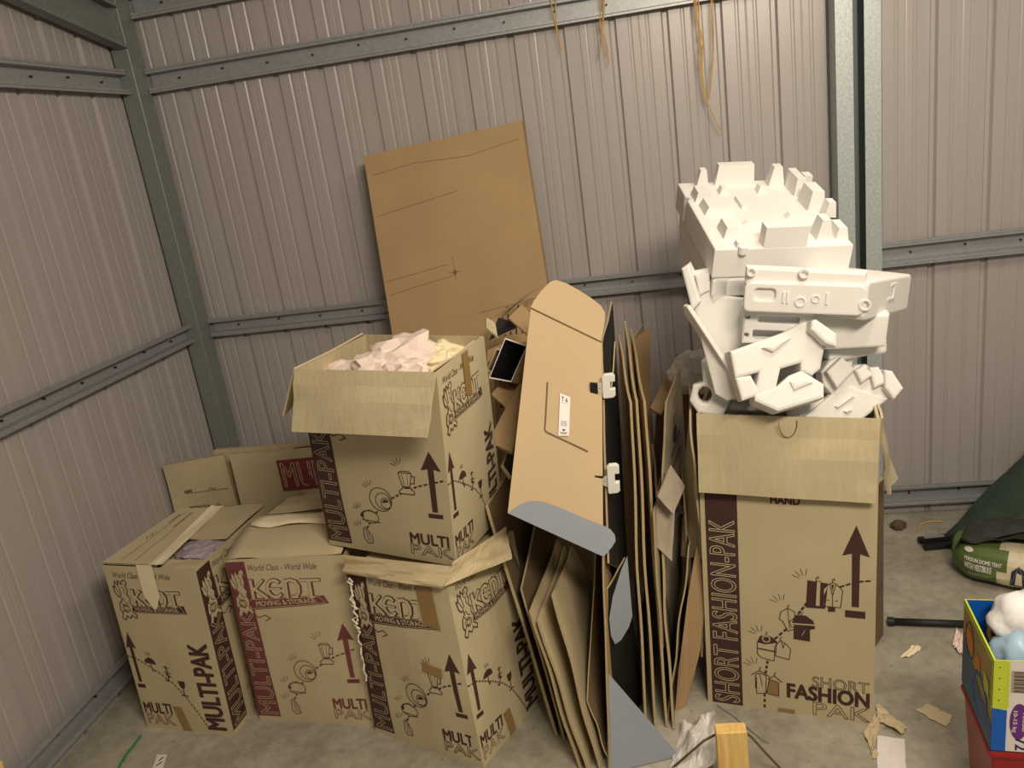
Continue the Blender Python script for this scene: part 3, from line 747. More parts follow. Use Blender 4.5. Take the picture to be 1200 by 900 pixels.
# --- tall printed carton on the right
b, t = corners([(1.939, -1.085), (2.358, -1.190), (2.438, -.875), (2.02, -.77)], [(1.966, -1.075), (2.375, -1.205), (2.425, -1.02), (2.03, -.78)], 0, .872)
t[2] = V((2.437, -.885, .872)); 
box_f = thing('wardrobe_carton', 'tall beige printed carton with open flaps, filled with white foam', 'box', (2.19, -.98, 0))
def cloth_icon(f, P, fill, lw=.0022):
    if fill: f.pg(P, 1, 2)
    else: f.pg(P, 2, 2)
    f.line(P, lw, 1, 3, True)
def f_design(f):
    f.pg([(.03, .003), (.225, .003), (.225, .80), (.03, .80)], 1, 1)
    f.text('SHORT FASHION-PAK', None, 2, 2, outline=.0022, quad=[(.205, .012), (.205, .665), (.05, .665), (.05, .012)], bold=.03)
    f.text('HAND', (.421, .733, .585, .757), 1, 1, bold=.04)
    arrow(f, .89, .679, .58, .413, .388, .074, .022)
    f.dots([(.966, .504), (.90, .498), (.817, .479)], .016, .005, .009, 1)
    f.dots([(.62, .41), (.56, .36)], .016, .006, .008, 1); f.dots([(.50, .31), (.43, .27)], .018, .006, .008, 1)
    f.dots([(.385, .185), (.37, .135)], .016, .006, .006, 1); f.dots([(.363, .06), (.361, .008)], .018, .006, .006, 1)
    # trousers and blazer
    x, y = .615, .395
    P = [(x, y), (x+.11, y+.003), (x+.125, y+.09), (x+.01, y+.095)]; f.pg(P, 1, 2)
    f.pg([(x+.055, y+.01), (x+.08, y+.01), (x+.085, y+.095), (x+.062, y+.095)], 2, 3); f.line([(x+.055, y+.01), (x+.08, y+.01), (x+.085, y+.095), (x+.062, y+.095)], .0016, 1, 4, True)
    P = [(x+.10, y+.012), (x+.195, y+.012), (x+.205, y+.07), (x+.17, y+.09), (x+.15, y+.094), (x+.13, y+.088), (x+.10, y+.07)]
    cloth_icon(f, P, 0); f.line([(x+.135, y+.088), (x+.15, y+.05), (x+.168, y+.088)], .002, 1, 4); f.line([(x+.15, y+.05), (x+.15, y+.014)], .002, 1, 4)
    f.pg([(x+.143, y+.088), (x+.15, y+.065), (x+.158, y+.088)], 1, 4); f.line([(x+.118, y+.035), (x+.13, y+.033)], .002, 1, 4); f.line([(x+.165, y+.033), (x+.18, y+.035)], .002, 1, 4)
    f.pg([(x+.125, y-.006), (x+.165, y-.004), (x+.165, y+.012), (x+.125, y+.012)], 1, 2); f.line([(x+.15, y+.094), (x+.15, y+.104), (x+.158, y+.108), (x+.162, y+.102)], .002, 1, 4)
    f.line([(x+.06, y+.095), (x+.06, y+.106), (x+.07, y+.11), (x+.074, y+.104)], .002, 1, 4)
    sparkle(f, .60, .498, 1, .004, .034)
    # shirts
    x, y = .46, .285
    P = [(x+.05, y+.02), (x+.09, y+.03), (x+.09, y+.09), (x+.05, y+.10), (x+.01, y+.085), (x, y+.06), (x+.02, y+.052)]; cloth_icon(f, P, 0)
    f.line([(x+.05, y+.1), (x+.06, y+.03)], .0018, 1, 4); f.line([(x+.05, y+.1), (x+.052, y+.11), (x+.06, y+.112)], .002, 1, 4)
    P = [(x+.085, y-.005), (x+.175, y-.007), (x+.175, y+.035), (x+.205, y+.04), (x+.195, y+.065), (x+.155, y+.08), (x+.11, y+.08), (x+.06, y+.055), (x+.07, y+.035), (x+.087, y+.038)]
    cloth_icon(f, P, 1); f.line([(x+.068, y+.048), (x+.2, y+.052)], .004, 2, 4); f.line([(x+.13, y+.01), (x+.15, y+.03)], .0015, 2, 4)
    f.line([(x+.13, y+.08), (x+.13, y+.088), (x+.138, y+.092)], .002, 1, 4)
    sparkle(f, .47, .405, 1, .004, .034)
    # jackets
    x, y = .325, .19
    P = [(x+.02, y+.008), (x+.10, y+.0), (x+.105, y+.05), (x+.12, y+.07), (x+.09, y+.085), (x+.06, y+.09), (x+.02, y+.085), (x, y+.06), (x, y+.02)]; cloth_icon(f, P, 0)
    f.pg([(x+.02, y+.085), (x+.0, y+.062), (x+.05, y+.058), (x+.12, y+.068), (x+.09, y+.085)], 1, 4); f.line(f.circ((x+.055, y+.078), .010, 8), .003, 2, 5, True)
    f.line([(x, y+.04), (x+.11, y+.035)], .004, 1, 4)
    P = [(x+.11, y+.02), (x+.19, y+.012), (x+.20, y+.05), (x+.17, y+.068), (x+.14, y+.078), (x+.115, y+.06)]; cloth_icon(f, P, 0)
    f.line([(x+.145, y+.078), (x+.155, y+.05), (x+.165, y+.07)], .002, 1, 4); f.line([(x+.14, y+.078), (x+.14, y+.088), (x+.148, y+.09)], .002, 1, 4)
    f.line([(x+.055, y+.09), (x+.055, y+.10), (x+.064, y+.104)], .002, 1, 4)
    sparkle(f, .335, .285, 1, .004, .034)
    # scarf and cloth on hangers
    x, y = .295, .06
    P = [(x+.02, y), (x+.075, y+.006), (x+.08, y+.07), (x+.04, y+.078), (x+.015, y+.07)]; cloth_icon(f, P, 0); f.line([(x+.04, y+.076), (x+.055, y+.03)], .002, 1, 4)
    f.pg([(x+.01, y+.02), (x+.022, y+.018), (x+.022, y+.06), (x+.012, y+.06)], 1, 3)
    P = [(x+.08, y+.005), (x+.155, y), (x+.155, y+.052), (x+.10, y+.06)]; f.pg(P, 3, 2); f.line(P, .0022, 1, 3, True)
    f.line([(x-.01, y+.068), (x+.04, y+.088), (x+.10, y+.07)], .0026, 1, 4); f.line([(x+.04, y+.088), (x+.042, y+.098), (x+.05, y+.1)], .002, 1, 4)
    f.line([(x+.09, y+.06), (x+.13, y+.075), (x+.175, y+.055)], .0026, 1, 4); f.line([(x+.13, y+.075), (x+.132, y+.085), (x+.14, y+.087)], .002, 1, 4)
    sparkle(f, .30, .165, 1, .004, .034)
    f.text('SHORT', (.65, .113, .972, .152), 1, 1, outline=.0018, bold=.03)
    f.text('FASHION', (.503, .062, .973, .113), 1, 1, bold=.05)
    f.text('PAK', (.655, .010, .98, .057), 1, 1, outline=.0018, bold=.03)
    f.pg([(.443, .0), (.546, .0), (.546, .016), (.443, .016)], 3, 2)
carton_body(box_f, b, t, [f_design, None, None, None], CM, .004, .004, True, seed=17)
flap(box_f, [at(819, 577, Y=-1.115), at(1026, 590, Y=-1.225), t[1]+V((0, -.006, .004)), t[0]+V((0, -.006, .004))], .006, (M_CARDL,), .008, 3, .008, nu=12)
mb = MB(); P = [at(917, 516, Y=-1.165), at(928, 516, Y=-1.17), at(929, 500, Y=-1.165), at(927, 494, Y=-1.16)]
cx_ = at(922, 491, Y=-1.152)
mb.tube([cx_+V((math.cos(a)*.022, -.014-.004*math.sin(a), -abs(math.sin(a))*.045)) for a in [PI+i*PI/8 for i in range(9)]], .0012, 4)
mb.build('hand_tab', M_DBROWN, box_f)
flap(box_f, [at(826, 655, Y=-1.06), at(812, 650, Y=-.93)+V((-.03, 0, 0)), t[3]+V((-.055, .0, .0)), t[0]+V((-.012, 0, .003))], .006, (M_CARDL,), .012, 7, nu=8, nv=10)
flap(box_f, [at(1044, 580, Y=-1.12), at(1050, 560, Y=-.93), t[2]+V((.004, 0, .003)), t[1]+V((.004, 0, .003))], .006, (M_CARDL,), .012, 9, nu=8, nv=10)
flap(box_f, [t[3]+V((0, .01, 0)), t[2]+V((0, .01, 0)), t[2]+V((0, .05, -.19)), t[3]+V((0, .05, -.19))], .005, (M_CARDL,), .004, 9)

# --- big plain carton leaning on the back wall
Yt, Yb = -.105, -.45
def pl(px, py, zg):   # on the leaning plane
    lo, hi = -1.0, 0.0
    for _ in range(40):
        Y = (lo+hi)/2; z = at(px, py, Y=Y).z
        want = Yt+(Yb-Yt)*(1.66-z)/1.66-.10*0
        if Y < want: lo = Y
        else: hi = Y
    return at(px, py, Y=Y)
TL, TR, Rm, Lm = pl(426, 183, 0), pl(611, 141, 0), pl(641, 330, 0), pl(459, 388, 0)
def down(p, q):
    k = (0.002-p.z)/(q.z-p.z); return p+(q-p)*k
BR, BL = down(TR, Rm), down(TL, Lm)
BR.z = .002; BL.z = .002
nrm = ((BR-BL).cross(TL-BL)).normalized()
big = thing('flat_carton', 'large plain brown flat carton leaning upright against the back wall', 'box', (BL+BR)/2+V((0, .05, 0)))
th = .062
mb = MB(); f = Face(BL, BR, TR, TL, 12, 18, .004, .008, 3)
f.line([(.02, .865), (.55, .885)], .0018, 2); f.line([(.02, .72), (.42, .735)], .0018, 2); f.line([(.03, .69), (.45, .71)], .0018, 2); f.line([(.55, .62), (.95, .635)], .0018, 2)
f.line([(.04, .955), (.3, .962), (.65, .952), (.97, .965)], .0018, 2)
f.pg([(.44, .715), (.455, .722), (.47, .717), (.458, .708)], 2, 1); f.line([(.42, .716), (.49, .716)], .0022, 2); f.line([(.455, .70), (.455, .75)], .0016, 2)
for i in range(4):
    u = .70+.035*i
    for j in range(3+(i % 2)): f.line([(u, .565+.016*j), (u+.003, .565+.016*j+.011)], .006, 1)
f.bake(mb)
back = [q-nrm*th for q in (BL, BR, TR, TL)]
back[0].z = max(back[0].z, .002)
mb.add([BL, BR, TR, TL]+back, [(7, 6, 5, 4), (1, 0, 4, 5), (2, 1, 5, 6), (3, 2, 6, 7), (0, 3, 7, 4)], 0)
mb.build('body', [M_BROWN, M_INK, M_DBROWN], big)

# --- flattened cartons behind the left cartons
def flat_card(q, th, mats, label, name='flattened_carton', wav=.008, seed=0, group='flattened cartons', deco=None, cat='cardboard', edge=1, nu=8, nv=14, back=0, kids=None):
    root = None
    mb = MB(); mb.sheet(q, th, nu, nv, wav, seed, 0, back, edge)
    if deco:
        f = Face(*q, nu=nu, nv=nv); f.F_old = f.F
        bl, br, tr, tl = [V(p) for p in q]; n = f.n
        f.F = lambda u, v, off=0: (bl*(1-u)+br*u)*(1-v)+(tl*(1-u)+tr*u)*v+n*(wav*noise.noise(V((u*2.3+seed*3.1, v*3.0+seed, seed*1.7)))+off+.0008)
        deco(f); m2 = MB(); f.bake(m2); k = nu*nv
        m2.f = m2.f[k:]; m2.m = m2.m[k:]; mb.add(m2.v, [], 0)
        o = len(mb.v)-len(m2.v)
        for ff_, mm in zip(m2.f, m2.m): mb.f.append([i+o for i in ff_]); mb.m.append(mm)
    o = mb.build(name, mats)
    if label: tag(o, label, cat, group)
    return o
def Fz(px, py, Y, z=0):  # extend downward: same point seen at px,py dropped to height z
    p = at(px, py, Y=Y); return V((p.x, p.y, z))
def deco_addr(f):
    f.text('NAME', (.24, .80, .36, .825), 2, 1, bold=.02); f.line([(.37, .80), (.94, .80)], .002, 2); f.line([(.62, .805), (.66, .82), (.70, .805), (.75, .815)], .0022, 2)
    f.text('DESTINATION', (.24, .69, .58, .715), 2, 1, bold=.02); f.line([(.60, .69), (.94, .69)], .002, 2); f.line([(.66, .695), (.7, .715), (.74, .70)], .0022, 2)
def deco_mul(f):
    f.pg([(.44, .765), (1.0, .77), (1.0, .955), (.44, .95)], 2, 1)
    f.text('MULTI', (.47, .79, 1.0, .93), 3, 2, outline=.003, bold=.04)
    f.line([(.44, .63), (.5, .64), (.56, .70), (.66, .70), (.7, .65), (.78, .64)], .003, 4, 1); f.line([(.86, .63), (.9, .68), (.99, .69)], .003, 4, 1)
    sparkle(f, .60, .72, 4, .0, .03); sparkle(f, .95, .71, 4, .0, .03)
Y1 = -.52
q = [Fz(204, 600, Y1), Fz(282, 592, Y1), at(262, 533, Y=Y1+.03), at(190, 546, Y=Y1+.03)]
flat_card(q, .022, [M_CARD, M_EDGE, M_INK], 'flattened carton with name and destination lines printed on it, behind the left carton', seed=2, deco=deco_addr)
q = [Fz(282, 592, -.55), Fz(404, 585, -.55), at(392, 524, Y=-.52), at(268, 533, Y=-.52)]
flat_card(q, .02, [M_CARD, M_EDGE, M_REDB, M_CARD, M_INK], 'flattened carton with white-outlined letters in a red panel, behind the middle carton', seed=3, deco=deco_mul)
q = [Fz(265, 600, -.45), Fz(400, 590, -.45), at(385, 517, Y=-.42), at(250, 528, Y=-.42)]
def deco_r(f): f.pg([(.70, .96), (1, .965), (1, .985), (.70, .98)], 2, 1)
flat_card(q, .02, [M_CARD, M_EDGE, M_REDB], 'rearmost flattened carton of the left group, only its upper edge and thin red stripe showing', seed=4, deco=deco_r)

# ================================================================= standing cardboard between the cartons
def board(pts, th, mats, label, seed, group='flattened cartons standing in the middle', **kw):
    """pts: (px, py, Y) for front-bottom, front-top, back-top, back-bottom; the near edge faces the room"""
    P = [at(a, b_, Y=c) for a, b_, c in pts]
    for q in P: q.z = max(q.z, .004)
    return flat_card([P[0], P[3], P[2], P[1]], th*.7, mats, label, seed=seed, group=group, **kw)
CB, BB, GB, DB = [M_CARD, M_EDGE, M_INK], [M_BROWN, M_EDGE, M_INK], [M_GREYB, M_EDGE, M_INK], [M_DBROWN, M_EDGE, M_INK]
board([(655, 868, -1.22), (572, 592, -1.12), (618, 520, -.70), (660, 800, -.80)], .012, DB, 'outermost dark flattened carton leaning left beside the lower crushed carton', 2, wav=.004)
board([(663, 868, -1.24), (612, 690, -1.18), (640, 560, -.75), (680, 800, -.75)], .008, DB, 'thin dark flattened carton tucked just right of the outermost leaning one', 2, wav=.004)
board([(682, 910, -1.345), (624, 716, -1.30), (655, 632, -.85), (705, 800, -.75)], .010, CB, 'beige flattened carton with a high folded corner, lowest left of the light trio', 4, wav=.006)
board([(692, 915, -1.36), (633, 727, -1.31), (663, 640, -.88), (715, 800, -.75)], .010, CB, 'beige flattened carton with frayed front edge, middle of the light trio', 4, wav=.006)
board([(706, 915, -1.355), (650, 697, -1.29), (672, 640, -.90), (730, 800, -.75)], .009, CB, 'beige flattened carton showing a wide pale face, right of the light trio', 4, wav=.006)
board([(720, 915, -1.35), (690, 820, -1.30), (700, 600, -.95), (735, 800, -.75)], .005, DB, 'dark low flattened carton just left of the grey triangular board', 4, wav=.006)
# brown edge-on sheet that carries the grey foot
board([(716, 905, -1.36), (708, 652, -1.27), (712, 560, -.9), (752, 830, -.75)], .007, BB, 'brown board seen edge-on right below the long tan panel', 7, wav=.004)
# --- long product carton: tan inner panel, black outer side, grey end flaps, clips
lc = thing('opened_long_carton', 'long opened carton with smooth tan inner panel, black side and silver grey end flaps', 'box', at(680, 640, Y=-1.2)*1)
TLt, TRt, BRt, BLt = at(622, 361, Y=-.98), at(705, 401, Y=-.98), at(707, 652, Y=-1.27), at(595, 601, Y=-1.27)
n_t = ((BRt-BLt).cross(TLt-BLt)).normalized()
f = Face(BLt, BRt, TRt, TLt, 8, 14, 0, .002, 3)
mb = MB()
f.bake(mb); bk = [q-n_t*.006 for q in (BLt, BRt, TRt, TLt)]
mb.add([BLt, BRt, TRt, TLt]+bk, [(7, 6, 5, 4), (1, 0, 4, 5), (2, 1, 5, 6), (3, 2, 6, 7), (0, 3, 7, 4)], 1)
# cut line of the window flap
cut = [at(641.5, 449, Y=-1.07), at(638.5, 502, Y=-1.12), at(640, 506, Y=-1.125), at(689, 529, Y=-1.12)]
def onp(px, py):
    d = ray(px, py); tt = (BLt-CAM).dot(n_t)/d.dot(n_t); return CAM+d*tt
mb.tube([onp(641.5, 448)+n_t*.001, onp(639, 495)+n_t*.001, onp(638.3, 503)+n_t*.001, onp(640, 506)+n_t*.001, onp(645, 508.5)+n_t*.001, onp(689, 529)+n_t*.001], .0022, 5, 2)
mb.build('tan_panel', [M_TAN, M_BLACK, M_DBROWN], lc)
# paper label
mb = MB(); e = n_t*.004
L4 = [onp(654, 511)+e, onp(666.5, 511)+e, onp(668, 466)+e, onp(656, 461)+e]; lf = Face(*L4, nu=2, nv=4)
lf.text('T 6', (.15, .84, .75, .94), 1, 1, bold=.02)
for i in range(3):
    for j in range(3): lf.pg([(.2+.2*i, .24+.045*j), (.36+.2*i, .24+.045*j), (.36+.2*i, .27+.045*j), (.2+.2*i, .27+.045*j)], 2)
lf.pg([(.4, .12), (.6, .12), (.66, .16), (.34, .16)], 1); lf.line([(.15, .08), (.85, .08)], .0015, 1); lf.line([(.25, .05), (.75, .05)], .0015, 1); lf.line([(.15, .8), (.85, .8)], .001, 2)
lf.bake(mb); mb.build('paper_label', [M_WPRINT, M_INK, M_SILVER], lc)
# rounded top flap folded back from the panel
Yf = -.90
outl = [(622, 360), (626, 352), (634, 341), (645, 330), (652, 328), (664, 332), (680, 341), (694, 350), (704, 358), (709, 366), (709, 376), (706, 392), (704.5, 401)]
mb = MB()
def fpt(px, py):   # the flap leans back from the fold line
    k = (px-622)/(705-622); yl = 360+k*41; s = (yl-py)/60
    return at(px, py, Y=-.98+.11*s)
n2 = V((0, -.9, .4)).normalized()
P = [fpt(*q) for q in outl]; c0 = fpt(666, 366)
nn = len(P)
mb.add(P+[c0], [((i+1) % nn, i, nn) for i in range(nn)], 0)
mb.add([q-n2*.006 for q in P]+[c0-n2*.006], [(i, (i+1) % nn, nn) for i in range(nn)], 0)
mb.add(P+[q-n2*.006 for q in P], [(i, (i+1) % nn, (i+1) % nn+nn, i+nn) for i in range(nn)], 1)
mb.tube([TLt+n_t*.001, TRt+n_t*.001], .0022, 5, 1)
mb.build('top_flap', [M_TAN, M_DBROWN], lc)
# grey bottom flap folded up toward the room
outl = [(595, 601.5), (602, 596), (611, 590.5), (620, 588), (631, 588), (645, 592), (662, 599), (680, 607), (695, 613), (706, 617), (713, 621), (718, 627), (719.5, 634), (716, 641), (707, 652.5)]
def gpt(px, py):
    k = (px-595)/(707-595); yl = 601.5+k*51; s = max(0, (yl-py)/36)
    return onp(px, py)+n_t*(.004+.022*s)
P = [gpt(*q) for q in outl]; c0 = gpt(665, 618); nn = len(P); n3 = n_t
mb = MB(); mb.add(P+[c0], [((i+1) % nn, i, nn) for i in range(nn)], 0)
mb.add([q-n3*.003 for q in P]+[c0-n3*.003], [(i, (i+1) % nn, nn) for i in range(nn)], 1)
mb.add(P+[q-n3*.003 for q in P], [(i, (i+1) % nn, (i+1) % nn+nn, i+nn) for i in range(nn)], 1)
mb.build('grey_end_flap', [M_SILVER, M_TAN], lc)
# black outer side running down to the floor
S = [at(720, 900, Y=-1.335), at(756, 830, Y=-.70), at(718, 352, Y=-.55), at(706, 401, Y=-.97)]
S = [at(775, 880, Y=-1.12), at(764, 830, Y=-.70), at(718, 352, Y=-.60), at(706.5, 401, Y=-.975)]
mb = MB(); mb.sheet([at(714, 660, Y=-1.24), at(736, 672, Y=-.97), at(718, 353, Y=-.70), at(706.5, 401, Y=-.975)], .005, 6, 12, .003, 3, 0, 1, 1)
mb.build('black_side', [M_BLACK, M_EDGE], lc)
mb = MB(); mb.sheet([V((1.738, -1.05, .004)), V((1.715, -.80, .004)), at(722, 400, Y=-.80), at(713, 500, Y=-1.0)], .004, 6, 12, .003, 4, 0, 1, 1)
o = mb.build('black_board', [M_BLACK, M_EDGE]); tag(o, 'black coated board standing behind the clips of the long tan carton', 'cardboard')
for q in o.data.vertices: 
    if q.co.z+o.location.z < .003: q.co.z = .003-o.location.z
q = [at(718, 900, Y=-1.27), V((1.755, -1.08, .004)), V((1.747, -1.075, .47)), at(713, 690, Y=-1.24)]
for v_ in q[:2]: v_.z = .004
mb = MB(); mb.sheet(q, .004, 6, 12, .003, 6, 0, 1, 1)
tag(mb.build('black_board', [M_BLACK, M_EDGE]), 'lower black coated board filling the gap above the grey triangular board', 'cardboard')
# rounded grey flap glimpsed in the dark gap
outl = [(735, 652), (728, 668), (718, 700), (714, 725), (716, 745), (721, 755), (728, 750), (737, 735), (741, 722)]
P = [at(x, y, Y=-1.262+.0012*(x-715)) for x, y in outl]; c0 = at(727, 710, Y=-1.25); nn = len(P)
mb = MB(); mb.add(P+[c0]+[q+V((0, .005, 0)) for q in P]+[c0+V((0, .005, 0))], [(i, (i+1) % nn, nn) for i in range(nn)]+[((i+1) % nn+nn+1, i+nn+1, 2*nn+1) for i in range(nn)]+[((i+1) % nn, i, i+nn+1, (i+1) % nn+nn+1) for i in range(nn)])
mb.build('grey_inner_flap', M_SILVER, lc)
# grey triangular foot standing on the floor
outl = [(712, 790), (784, 899), (796, 930), (716, 940)]
P = [at(712, 788, Y=-1.30), at(786, 900, Y=-1.30), at(800, 922, Y=-1.30), at(716, 931, Y=-1.36)]
P[2].z = .004; P[3].z = .004
mb = MB(); n4 = ((P[1]-P[3]).cross(P[0]-P[3])).normalized()
if n4.dot(CAM-P[0]) < 0: n4 = -n4
mb.add(P+[q-n4*.006 for q in P], [(3, 2, 1, 0), (4, 5, 6, 7)]+[(i, (i+1) % 4, (i+1) % 4+4, i+4) for i in range(4)])
def ong(px, py):
    d = ray(px, py); tt = (P[0]-CAM).dot(n4)/d.dot(n4); return CAM+d*tt+n4*.002
mb.add([ong(739, 874), ong(743, 877), ong(752, 889), ong(766, 905), ong(758, 905), ong(748, 893)], [(5, 4, 3, 2, 1, 0)], 1)
tag(mb.build('grey_board', [M_SILVER, M_BLACK]), 'silver grey triangular board with a slot, standing at the foot of the cardboard stack', 'cardboard')
# white carry clips
def clip(cx, cy, Y, lab, h=52, w=13):
    c = thing('carry_clip', lab, 'clip', at(cx, cy, Y=Y), 'white plastic carton clips')
    s = .0022
    X = RX; U = UX
    O = at(cx, cy, Y=Y)
    k = (O-CAM).dot(FX)/F_PX
    N_ = -FX
    X = V((.85, .35, 0)).normalized(); X = V((1, .1, 0)).normalized(); U = V((.06, -.1, 1)).normalized(); N_ = X.cross(U)
    w_, h_ = w*k, h*k
    r = .006
    rr = [(-w_/2+r*.3, -h_/2), (w_/2-r, -h_/2), (w_/2, -h_/2+r), (w_/2, -h_*.13), (w_*.12, -h_*.13), (w_*.12, h_*.18), (w_/2, h_*.18), (w_/2, h_/2-r), (w_/2-r, h_/2), (-w_/2+r, h_/2), (-w_/2, h_/2-r), (-w_/2, -h_/2+r)]
    mb = MB(); mb.plate(rr, [], O, X, U, N_, .014, .002); mb.build('handle_plate', M_PLASTIC, c)
    y0 = -h_*.12
    mb = MB(); mb.plate([(-w_/2-.018, y0-.010), (-w_/2+.003, y0-.016), (-w_/2+.003, y0+.022), (-w_/2-.010, y0+.016), (-w_/2-.018, y0+.006)], [circ2(-w_/2-.011, y0-.001, .0022, 8)], O+N_*.002, (X+N_*.5).normalized(), U, (N_-X*.5).normalized(), .004, .001)
    mb.build('latch_tongue', M_PLASTIC, c)
    mb = MB(); mb.plate([(-w_/2-.032, y0-.008), (-w_/2-.012, y0-.015), (-w_/2-.012, y0+.020), (-w_/2-.032, y0+.024)], [], O-N_*.004, X, U, N_, .003, .001)
    mb.build('black_tab', M_BLACK, c)
clip(713.5, 453, -1.06, 'white plastic carry clip on the upper right edge of the long tan carton', 30, 15)
clip(719, 562, -1.17, 'white plastic carry clip on the lower right edge of the long tan carton', 38, 14)

# --- cardboard right of the black side
board([(762, 886, -1.20), (741, 472, -.96), (727, 392, -.55), (758, 800, -.55)], .010, BB, 'brown flattened carton right against the black boards, tall with creased edge', 11, wav=.007)
board([(773, 886, -1.20), (748, 470, -.95), (734, 376, -.50), (770, 800, -.55)], .010, CB, 'bent beige flattened carton second to the right of the black boards', 11, wav=.007)
board([(786, 884, -1.19), (757, 470, -.90), (741, 385, -.48), (783, 800, -.55)], .010, BB, 'brown flattened carton with a frayed upper corner, third right of the black boards', 11, wav=.007)
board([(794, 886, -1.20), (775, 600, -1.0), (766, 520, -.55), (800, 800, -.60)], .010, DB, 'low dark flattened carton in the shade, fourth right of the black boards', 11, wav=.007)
board([(778, 760, -1.12), (766, 600, -1.05), (776, 560, -.8), (790, 740, -.8)], .008, CB, 'short folded beige offcut wedged between the two brown cartons', 15, wav=.006)
# leaning open brown box end against the back wall
ob = thing('brown_box_offcut', 'folded brown box offcut standing near the back wall behind the clips', 'cardboard', at(748, 450, Y=-.42))
for nm, q in (('front_panel', [at(742, 800, Y=-.40), at(775, 800, Y=-.40), at(762, 383, Y=-.30), at(738, 402, Y=-.32)]),
              ('turned_panel', [at(732, 800, Y=-.36), at(742, 800, Y=-.401), at(738, 402, Y=-.322), at(752, 380, Y=-.20)])):
    for v_ in q[:2]: v_.z = .004
    mb = MB(); mb.sheet(q, .005, 5, 8, .004, 2, 0, 0, 1); mb.build(nm, [M_BROWN, M_EDGE], ob)
q = [at(760, 560, Y=-.75), at(772, 560, Y=-.75), at(756, 473, Y=-.72), at(746, 473, Y=-.72)]
def to_floor(q):
    for v_ in q[:2]: v_.z = .004
    return q
flat_card(to_floor([at(770, 800, Y=-.78), at(784, 800, Y=-.78), at(757, 473, Y=-.72), at(746, 474, Y=-.72)]), .02, BB, 'narrow tan carton end standing between the brown cartons and the printed grey one', name='carton_end', seed=5, wav=.003)
# diagonal brown plank of cardboard
flat_card([at(762, 478, Y=-.60), at(775, 486, Y=-.60), at(804, 425, Y=-.45), at(794, 413, Y=-.45)], .012, BB, 'narrow brown cardboard strip leaning diagonally next to the plastic wrapped bundle', name='cardboard_strip', seed=6, wav=.002)
flat_card(to_floor([at(762, 800, Y=-.62), at(800, 800, Y=-.62), at(790, 462, Y=-.50), at(770, 470, Y=-.50)]), .01, DB, 'dark brown carton end in the gap in front of the diagonal strip', name='carton_end', seed=8, wav=.003)
# printed greyish sheet
def deco_logo(f):
    f.pg(f.circ((.5, .60), .028, 12), 2); f.text('FORTUNE', None, 2, 1, quad=[(.35, .32), (.75, .46), (.7, .50), (.3, .36)], bold=.02) if False else None
    f.pg([(.30, .42), (.80, .56), (.80, .59), (.30, .45)], 2); f.line([(.3, .39), (.8, .53)], .003, 2)
    f.pg([(.2, .30), (.8, .45), (.8, .47), (.2, .32)], 2); f.line([(.2, .28), (.8, .42)], .003, 2)
    f.line([(.35, .70), (.7, .80)], .004, 2); f.line([(.35, .84), (.6, .9)], .003, 2)
flat_card([at(776, 600, Y=-1.02), at(805, 590, Y=-.80), at(797, 432, Y=-.72), at(782, 470, Y=-.86)], .006, GB, 'grey carton sheet with dark logo print between the brown stack and the foam-filled carton', seed=7, deco=deco_logo, wav=.004)
flat_card(to_floor([at(783, 800, Y=-.98), at(812, 760, Y=-.72), at(806, 600, Y=-.72), at(776, 612, Y=-1.0)]), .006, GB, 'lower half of a grey carton sheet, standing beneath the logo printed one', seed=8, wav=.008)
flat_card([at(771, 582, Y=-1.06), at(789, 603, Y=-1.06), at(803, 570, Y=-1.0), at(786, 545, Y=-1.0)], .005, GB, 'small square grey board flap sticking out below the logo printed sheet', name='board_flap', seed=9, wav=.003)
flat_card([at(769, 640, Y=-1.05), at(788, 658, Y=-1.05), at(792, 590, Y=-1.0), at(770, 575, Y=-1.0)], .004, [M_GREYB, M_EDGE], 'pale crumpled board hanging down under the small square flap', name='board_flap', seed=11, wav=.008)
# right-hand folded brown sheets next to the tall carton
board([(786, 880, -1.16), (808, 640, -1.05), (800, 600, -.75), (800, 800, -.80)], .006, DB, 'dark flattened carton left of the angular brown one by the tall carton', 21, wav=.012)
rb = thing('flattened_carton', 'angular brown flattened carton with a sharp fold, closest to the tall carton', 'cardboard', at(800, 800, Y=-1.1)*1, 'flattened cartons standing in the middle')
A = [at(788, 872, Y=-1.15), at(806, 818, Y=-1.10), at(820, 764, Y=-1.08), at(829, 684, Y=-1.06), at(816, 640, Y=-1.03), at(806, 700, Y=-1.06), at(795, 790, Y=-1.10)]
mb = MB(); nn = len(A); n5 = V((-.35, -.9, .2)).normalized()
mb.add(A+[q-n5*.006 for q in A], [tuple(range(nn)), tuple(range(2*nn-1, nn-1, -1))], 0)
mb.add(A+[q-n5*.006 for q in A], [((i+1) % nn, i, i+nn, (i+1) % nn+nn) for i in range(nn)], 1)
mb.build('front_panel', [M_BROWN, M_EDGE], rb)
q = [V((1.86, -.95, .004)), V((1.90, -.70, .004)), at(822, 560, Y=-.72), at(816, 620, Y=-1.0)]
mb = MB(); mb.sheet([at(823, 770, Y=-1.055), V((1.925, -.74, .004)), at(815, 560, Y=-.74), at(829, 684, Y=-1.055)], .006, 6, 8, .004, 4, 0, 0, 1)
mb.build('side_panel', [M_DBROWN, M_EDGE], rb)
board([(814, 790, -1.02), (804, 600, -.95), (797, 480, -.65), (812, 760, -.70)], .008, DB, 'wavy dark flattened carton pressed against the left side of the tall carton', 23, wav=.01)

